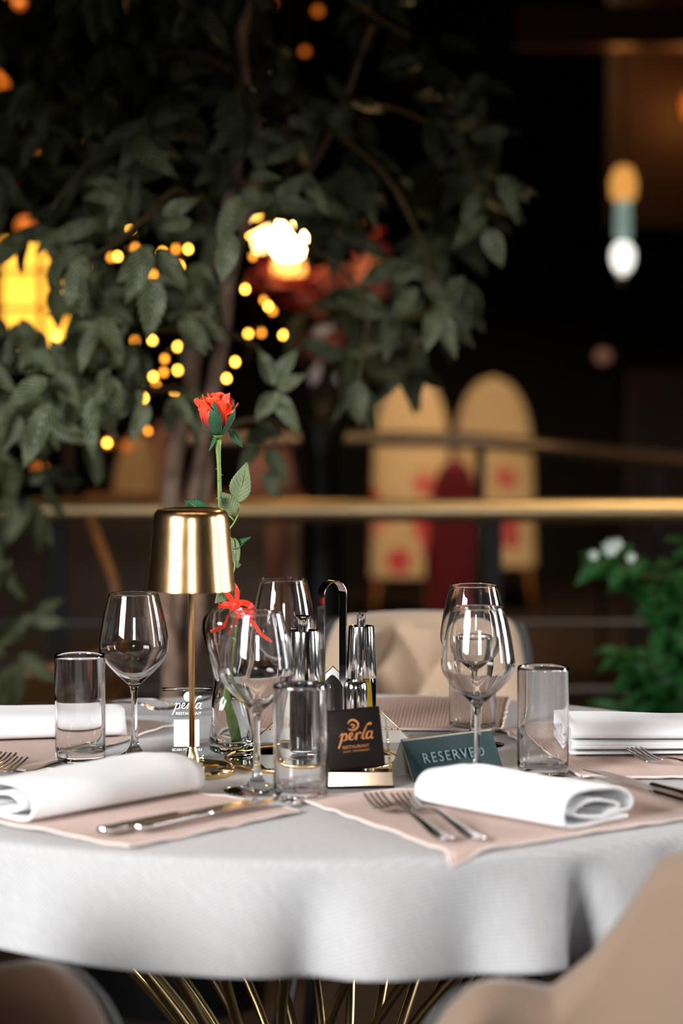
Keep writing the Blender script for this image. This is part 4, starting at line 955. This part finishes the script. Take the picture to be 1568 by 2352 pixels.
point('lantern_light', (la.x+.02, la.y-.25, la.z+.02), .8, (1, .55, .22), .08)
REDP = M('red_bloom', (.28, .02, .03), .6); PINKP = M('dusky_pink_bloom', (.30, .10, .08), .7); WHP = M('white_bloom', (.62, .60, .68), .6)
fa = thing('flower_arrangement', 'tall arrangement of red and dusky pink blooms behind the tree', 'flowers', (at(740, 900, 7.05).x, 7.05, 0)); fao = fa.location.copy()
zv = at(740, 960, 7.05).z
m = MB(); m.lathe([(.09, 0), (.11, .01), (.07, .3), (.05, zv-.12), (.075, zv-.02), (.06, zv), (.05, zv-.02), (1e-6, zv-.05)], 28); m.build('tall_vase', DARKM, fa)
def bloom(px, py, rad, mt, seed, d=7.0, nm='bloom'):
    r = random.Random(seed); c = at(px, py, d); m = MB()
    for k in range(11):
        a = r.uniform(0, 2*pi); e = r.uniform(-.6, 1.0); v = Vector((cos(a)*cos(e), sin(a)*cos(e), sin(e)))
        leaf_mb(m, c, c+v*rad*r.uniform(.8, 1.15), rad*.75, (r.uniform(-1, 1), -1, .4), curl=.4, fold=.3, n=6, k=2)
    m.build(nm, mt, fa, origin=fao)
    s = MB(); s.tube(catmull([c, c.lerp(Vector((fao.x, fao.y, zv)), .5)+Vector((0, .03, 0)), Vector((fao.x, fao.y, zv-.03))], 5), .004, 6); s.build('flower_stalk', TWIG, fa, origin=fao)
for i, (px, py, r_, mt) in enumerate([(650, 650, .10, REDP), (690, 690, .09, REDP), (630, 630, .06, REDP), (700, 640, .07, REDP), (820, 640, .09, PINKP), (790, 690, .10, PINKP), (740, 720, .10, PINKP), (840, 750, .10, PINKP), (800, 800, .11, PINKP), (720, 800, .08, PINKP), (850, 560, .06, REDP), (860, 690, .06, PINKP), (770, 640, .06, PINKP)]):
    bloom(px, py, r_, mt, i)
for px, py, L, an in ((742, 760, .07, .35), (725, 858, .075, 1.25), (840, 690, .045, .8), (780, 870, .035, .6)):
    m = MB(); c = at(px, py, 6.75); v = Vector((cos(an), 0, sin(an)))*L/2; leaf_mb(m, c-v, c+v, .030, (0, -1, .3), n=8, k=2); m.build('white_petal', WHP, fa, origin=fao, solid=.002)

# ------------------------------------------------------------ lit window panels far left, orange lamps, dark timber
YG = M('lit_window_glow', (1, .6, .15), .4, emit=(1, .47, .045), es=2.0)
pw0, pw1 = at(6, 800, 7.6), at(150, 545, 7.6)
cab = thing('lit_wall_panel', 'backlit yellow panel with dark bars at the left edge', 'light panel', ((pw0.x+pw1.x)/2, 7.62, pw0.z))
hw = (pw1.x-pw0.x)/2; hh = pw1.z-pw0.z
m = MB(); m.box(-hw, hw, 0, .02, 0, hh); m.build('glowing_pane', YG, cab, smooth=False)
m = MB()
for z in (0, hh*.36, hh*.70, hh): m.box(-hw-.01, hw+.01, -.02, .0, z-.006, z+.006)
for x in (-hw-.01, hw*.2, hw+.01): m.box(x-.008, x+.008, -.02, 0, -.006, hh+.006)
m.build('frame', WOODD, cab, smooth=False)
m = MB()
for x in (-hw-.01, hw-.01): m.box(x, x+.02, 0, .03, -pw0.z, 0)
m.build('support_post', WOODD, cab, smooth=False)
OG = M('orange_lamp_glow', (.9, .3, .08), .4, emit=(.9, .20, .015), es=.6)
for px, py, wd, ht, an, lab in ((4, 60, .035, .40, 0, 'dim orange light tube upright at the top left edge'), (45, 88, .09, .030, 0, 'short level orange light tube below the upright tube at top left'), (50, 385, .15, .018, -.72, 'slanting orange light tube at the left edge above the yellow panel')):
    c = at(px, py, 7.7); o = thing('light_tube', lab, 'light tube', c, 0, 'orange light tubes at the upper left'); m = MB()
    v = Vector((sin(an) if ht > wd else cos(an), 0, cos(an) if ht > wd else -sin(an)))*(max(wd, ht)/2)
    rr = min(wd, ht)/2; m.tube([-v, v*0, v], rr, 14); m.build('tube', OG, o)
    m = MB(); m.tube([(0, .01, 0), (0, .02, 3.5-c.z)], .004, 6); m.build('hanger', DARKM, o)
for px, py, r_, where in ((45, 8, .018, 'in the top left corner'), (160, 18, .016, 'at the top edge right of the corner lamp'), (730, 25, .014, 'at the top edge, middle of the picture'), (15, 165, .022, 'at the left edge below the light tubes'), (75, 155, .010, 'tiny, right of the left edge lamp'),
        (700, 118, .012, 'below the lamp at the top middle edge'), (815, 522, .024, 'right of the white glowing lantern'), (625, 8, .009, 'tiny, at the top edge left of the middle one'), (172, 318, .012, 'alone in the upper left leaves'), (92, 1080, .022, 'at the far left just above the handrail'),
        (290, 1025, .015, 'before the tan chair left of the trunks'), (248, 1018, .013, 'left of the tan chair beyond the leaves'), (58, 520, .03, 'largest and dimmest, above the yellow panel')):
    c = at(px, py, 7.5); o = thing('small_orange_lamp', 'small dim orange lamp '+where, 'lamp', c, 0, 'small orange lamps glimpsed between the leaves')
    m = MB(); m.lathe([(1e-6, -r_), (r_*.8, -r_*.6), (r_, 0), (r_*.7, r_*.7), (1e-6, r_)], 16); m.build('glass_shade', OG, o)
    m = MB(); m.tube([(0, 0, r_), (0, 0, 3.5-c.z)], .0025, 6); m.build('cord', DARKM, o)

# blurred reflection at the right, built as a pendant lamp
c = at(1430, 590, 8.6); pdn = thing('reflection_pendant', 'blurred reflection built as a slim pendant lamp with a white globe under amber glass at the right', 'pendant lamp', c)
m = MB(); m.lathe([(1e-6, -.055), (.028, -.045), (.040, -.01), (.038, .025), (.02, .05), (1e-6, .055)], 28); m.build('reflection_white_globe', M('reflection_white_glow', (1, 1, 1), .3, emit=(1, .97, .86), es=1.6), pdn)
z1 = at(1430, 505, 8.6).z-c.z; z2 = at(1430, 450, 8.6).z-c.z; z3 = at(1430, 385, 8.6).z-c.z
m = MB(); m.lathe([(1e-6, .06), (.026, .062), (.030, .09), (.026, z2), (1e-6, z2)], 28); m.build('reflection_neck', M('pale_teal_glow', (.4, .6, .55), .3, emit=(.36, .52, .47), es=.45), pdn)
m = MB(); m.lathe([(1e-6, z2-.02), (.042, z2-.01), (.048, (z2+z3)/2), (.030, z3), (1e-6, z3+.01)], 28); m.build('reflection_amber_shade', M('reflection_amber_glow', (.9, .5, .2), .3, emit=(.95, .42, .09), es=.75), pdn)
m = MB(); m.lathe([(1e-6, -.10), (.022, -.09), (.026, -.072), (.018, -.058), (1e-6, -.056)], 24); m.build('reflection_finial', CHROME, pdn)
m = MB(); m.tube([(0, 0, z3), (0, 0, 3.5-c.z)], .004, 8); m.build('cord', DARKM, pdn)  # cord of the reflection built as a pendant
c = at(1385, 820, 9.5); o = thing('wall_sconce', 'faint round wall lamp low right of the tree', 'lamp', c)
m = MB(); m.lathe([(1e-6, -.03), (.03, -.015), (.035, .01), (.02, .03), (1e-6, .03)], 24); m.build('globe', M('faint_glow', (.5, .3, .25), .4, emit=(.40, .18, .12), es=.22), o)
m = MB(); m.tube([(0, 0, -.03), (0, 0, -c.z)], .012, 8); m.build('stand', DARKM, o)

# timber partition upper right, with a warm lamp behind its arch
x0 = at(1395, 500, 9.6).x; x1 = at(1800, 500, 9.6).x
m = MB(); m.box(x0, x1, 9.6, 9.66, at(1500, 520, 9.6).z, 3.5); struct(m.build('trim_1', WALLW, smooth=False))
m = MB(); m.box(at(1180, 100, 9.2).x, x1, 9.1, 9.3, at(1500, 110, 9.2).z, at(1500, 20, 9.2).z); struct(m.build('trim_2', WOODD, smooth=False))
m = MB(); m.box(at(1445, 900, 9.6).x, x1, 9.6, 9.68, 0, at(1500, 850, 9.6).z); struct(m.build('trim_3', WALLW, smooth=False))
cl_ = at(1590, 245, 9.3); o = thing('wall_light', 'warm orange wall light at the upper right edge', 'wall light', cl_)
m = MB(); m.lathe([(.03, -.05), (.045, 0), (.03, .05)], 20); m.build('shade', OG, o)
m = MB(); m.tube([(0, .02, 0), (0, .30, 0)], .01, 8); m.build('bracket', DARKM, o)
point('wall_light_glow', (cl_.x, cl_.y+.1, cl_.z), 2.2, (1, .35, .08), .06)
point('partition_glow', (at(1440, 165, 9.2).x, 9.35, at(1440, 165, 9.2).z), .35, (1, .35, .08), .05)

# ------------------------------------------------------------ green plant at the right
pb2 = Vector((at(1560, 1600, 5.0).x, 5.0, 0))
pl = thing('flowering_plant', 'bright green leafy plant with pale flowers at the right edge', 'plant', pb2)
m = MB(); m.lathe([(.13, 0), (.15, .01), (.19, .38), (.18, .40), (1e-6, .38)], 32); m.build('pot', DARKM, pl, auto=40)
gm = MB(); r = random.Random(5)
stems = [[(1560, 1640), (1545, 1500), (1500, 1400), (1440, 1330), (1390, 1285)], [(1575, 1640), (1560, 1480), (1560, 1380), (1500, 1300)], [(1540, 1640), (1500, 1590), (1460, 1540), (1430, 1500)], [(1590, 1600), (1600, 1400), (1590, 1260)], [(1560, 1640), (1510, 1640), (1450, 1640), (1410, 1640)]]
for si, s in enumerate(stems):
    q = [at(x, y, 5.0+.04*si) for x, y in s]; q = catmull([Vector((pb2.x, 5.0, .38))]+q, 6)
    m = MB(); m.tube(q, .006, 8); m.build('plant_stem', GLEAF, pl, origin=pb2)
    for k in range(8, len(q)):
        for _ in range(3 if si else 2):
            a = r.uniform(0, 2*pi); v = Vector((cos(a)*.8, sin(a)*.4, r.uniform(-.5, .35))).normalized()*r.uniform(.045, .085)
            leaf_mb(gm, q[k], q[k]+v, .036, (r.uniform(-.5, .5), -.7, 1), curl=.5, fold=.2, n=6, k=2)
for b, t in (((1400, 1290), (1318, 1335)), ((1420, 1300), (1345, 1265)), ((1400, 1280), (1450, 1250)), ((1430, 1300), (1400, 1345)), ((1440, 1330), (1480, 1290))):
    leaf_mb(gm, at(*b, 4.95), at(*t, 4.93), .045, (0, -.7, .7), curl=.4, fold=.2, n=8, k=3)
gm.build('foliage', GLEAF, pl, origin=pb2)
FLW = M('pale_flower', (.55, .62, .52), .6)
for px, py, rr in ((1400, 1258, .020), (1362, 1275, .012), (1448, 1280, .012), (1415, 1250, .015)):
    m = MB(); c = at(px, py, 4.93)
    for k in range(7):
        a = 2*pi*k/7; leaf_mb(m, c, c+Vector((cos(a)*rr, -.3*rr, sin(a)*rr)), rr*.9, (0, -1, 0), curl=-.2, n=5, k=2)
    m.build('flower', FLW, pl, origin=pb2)
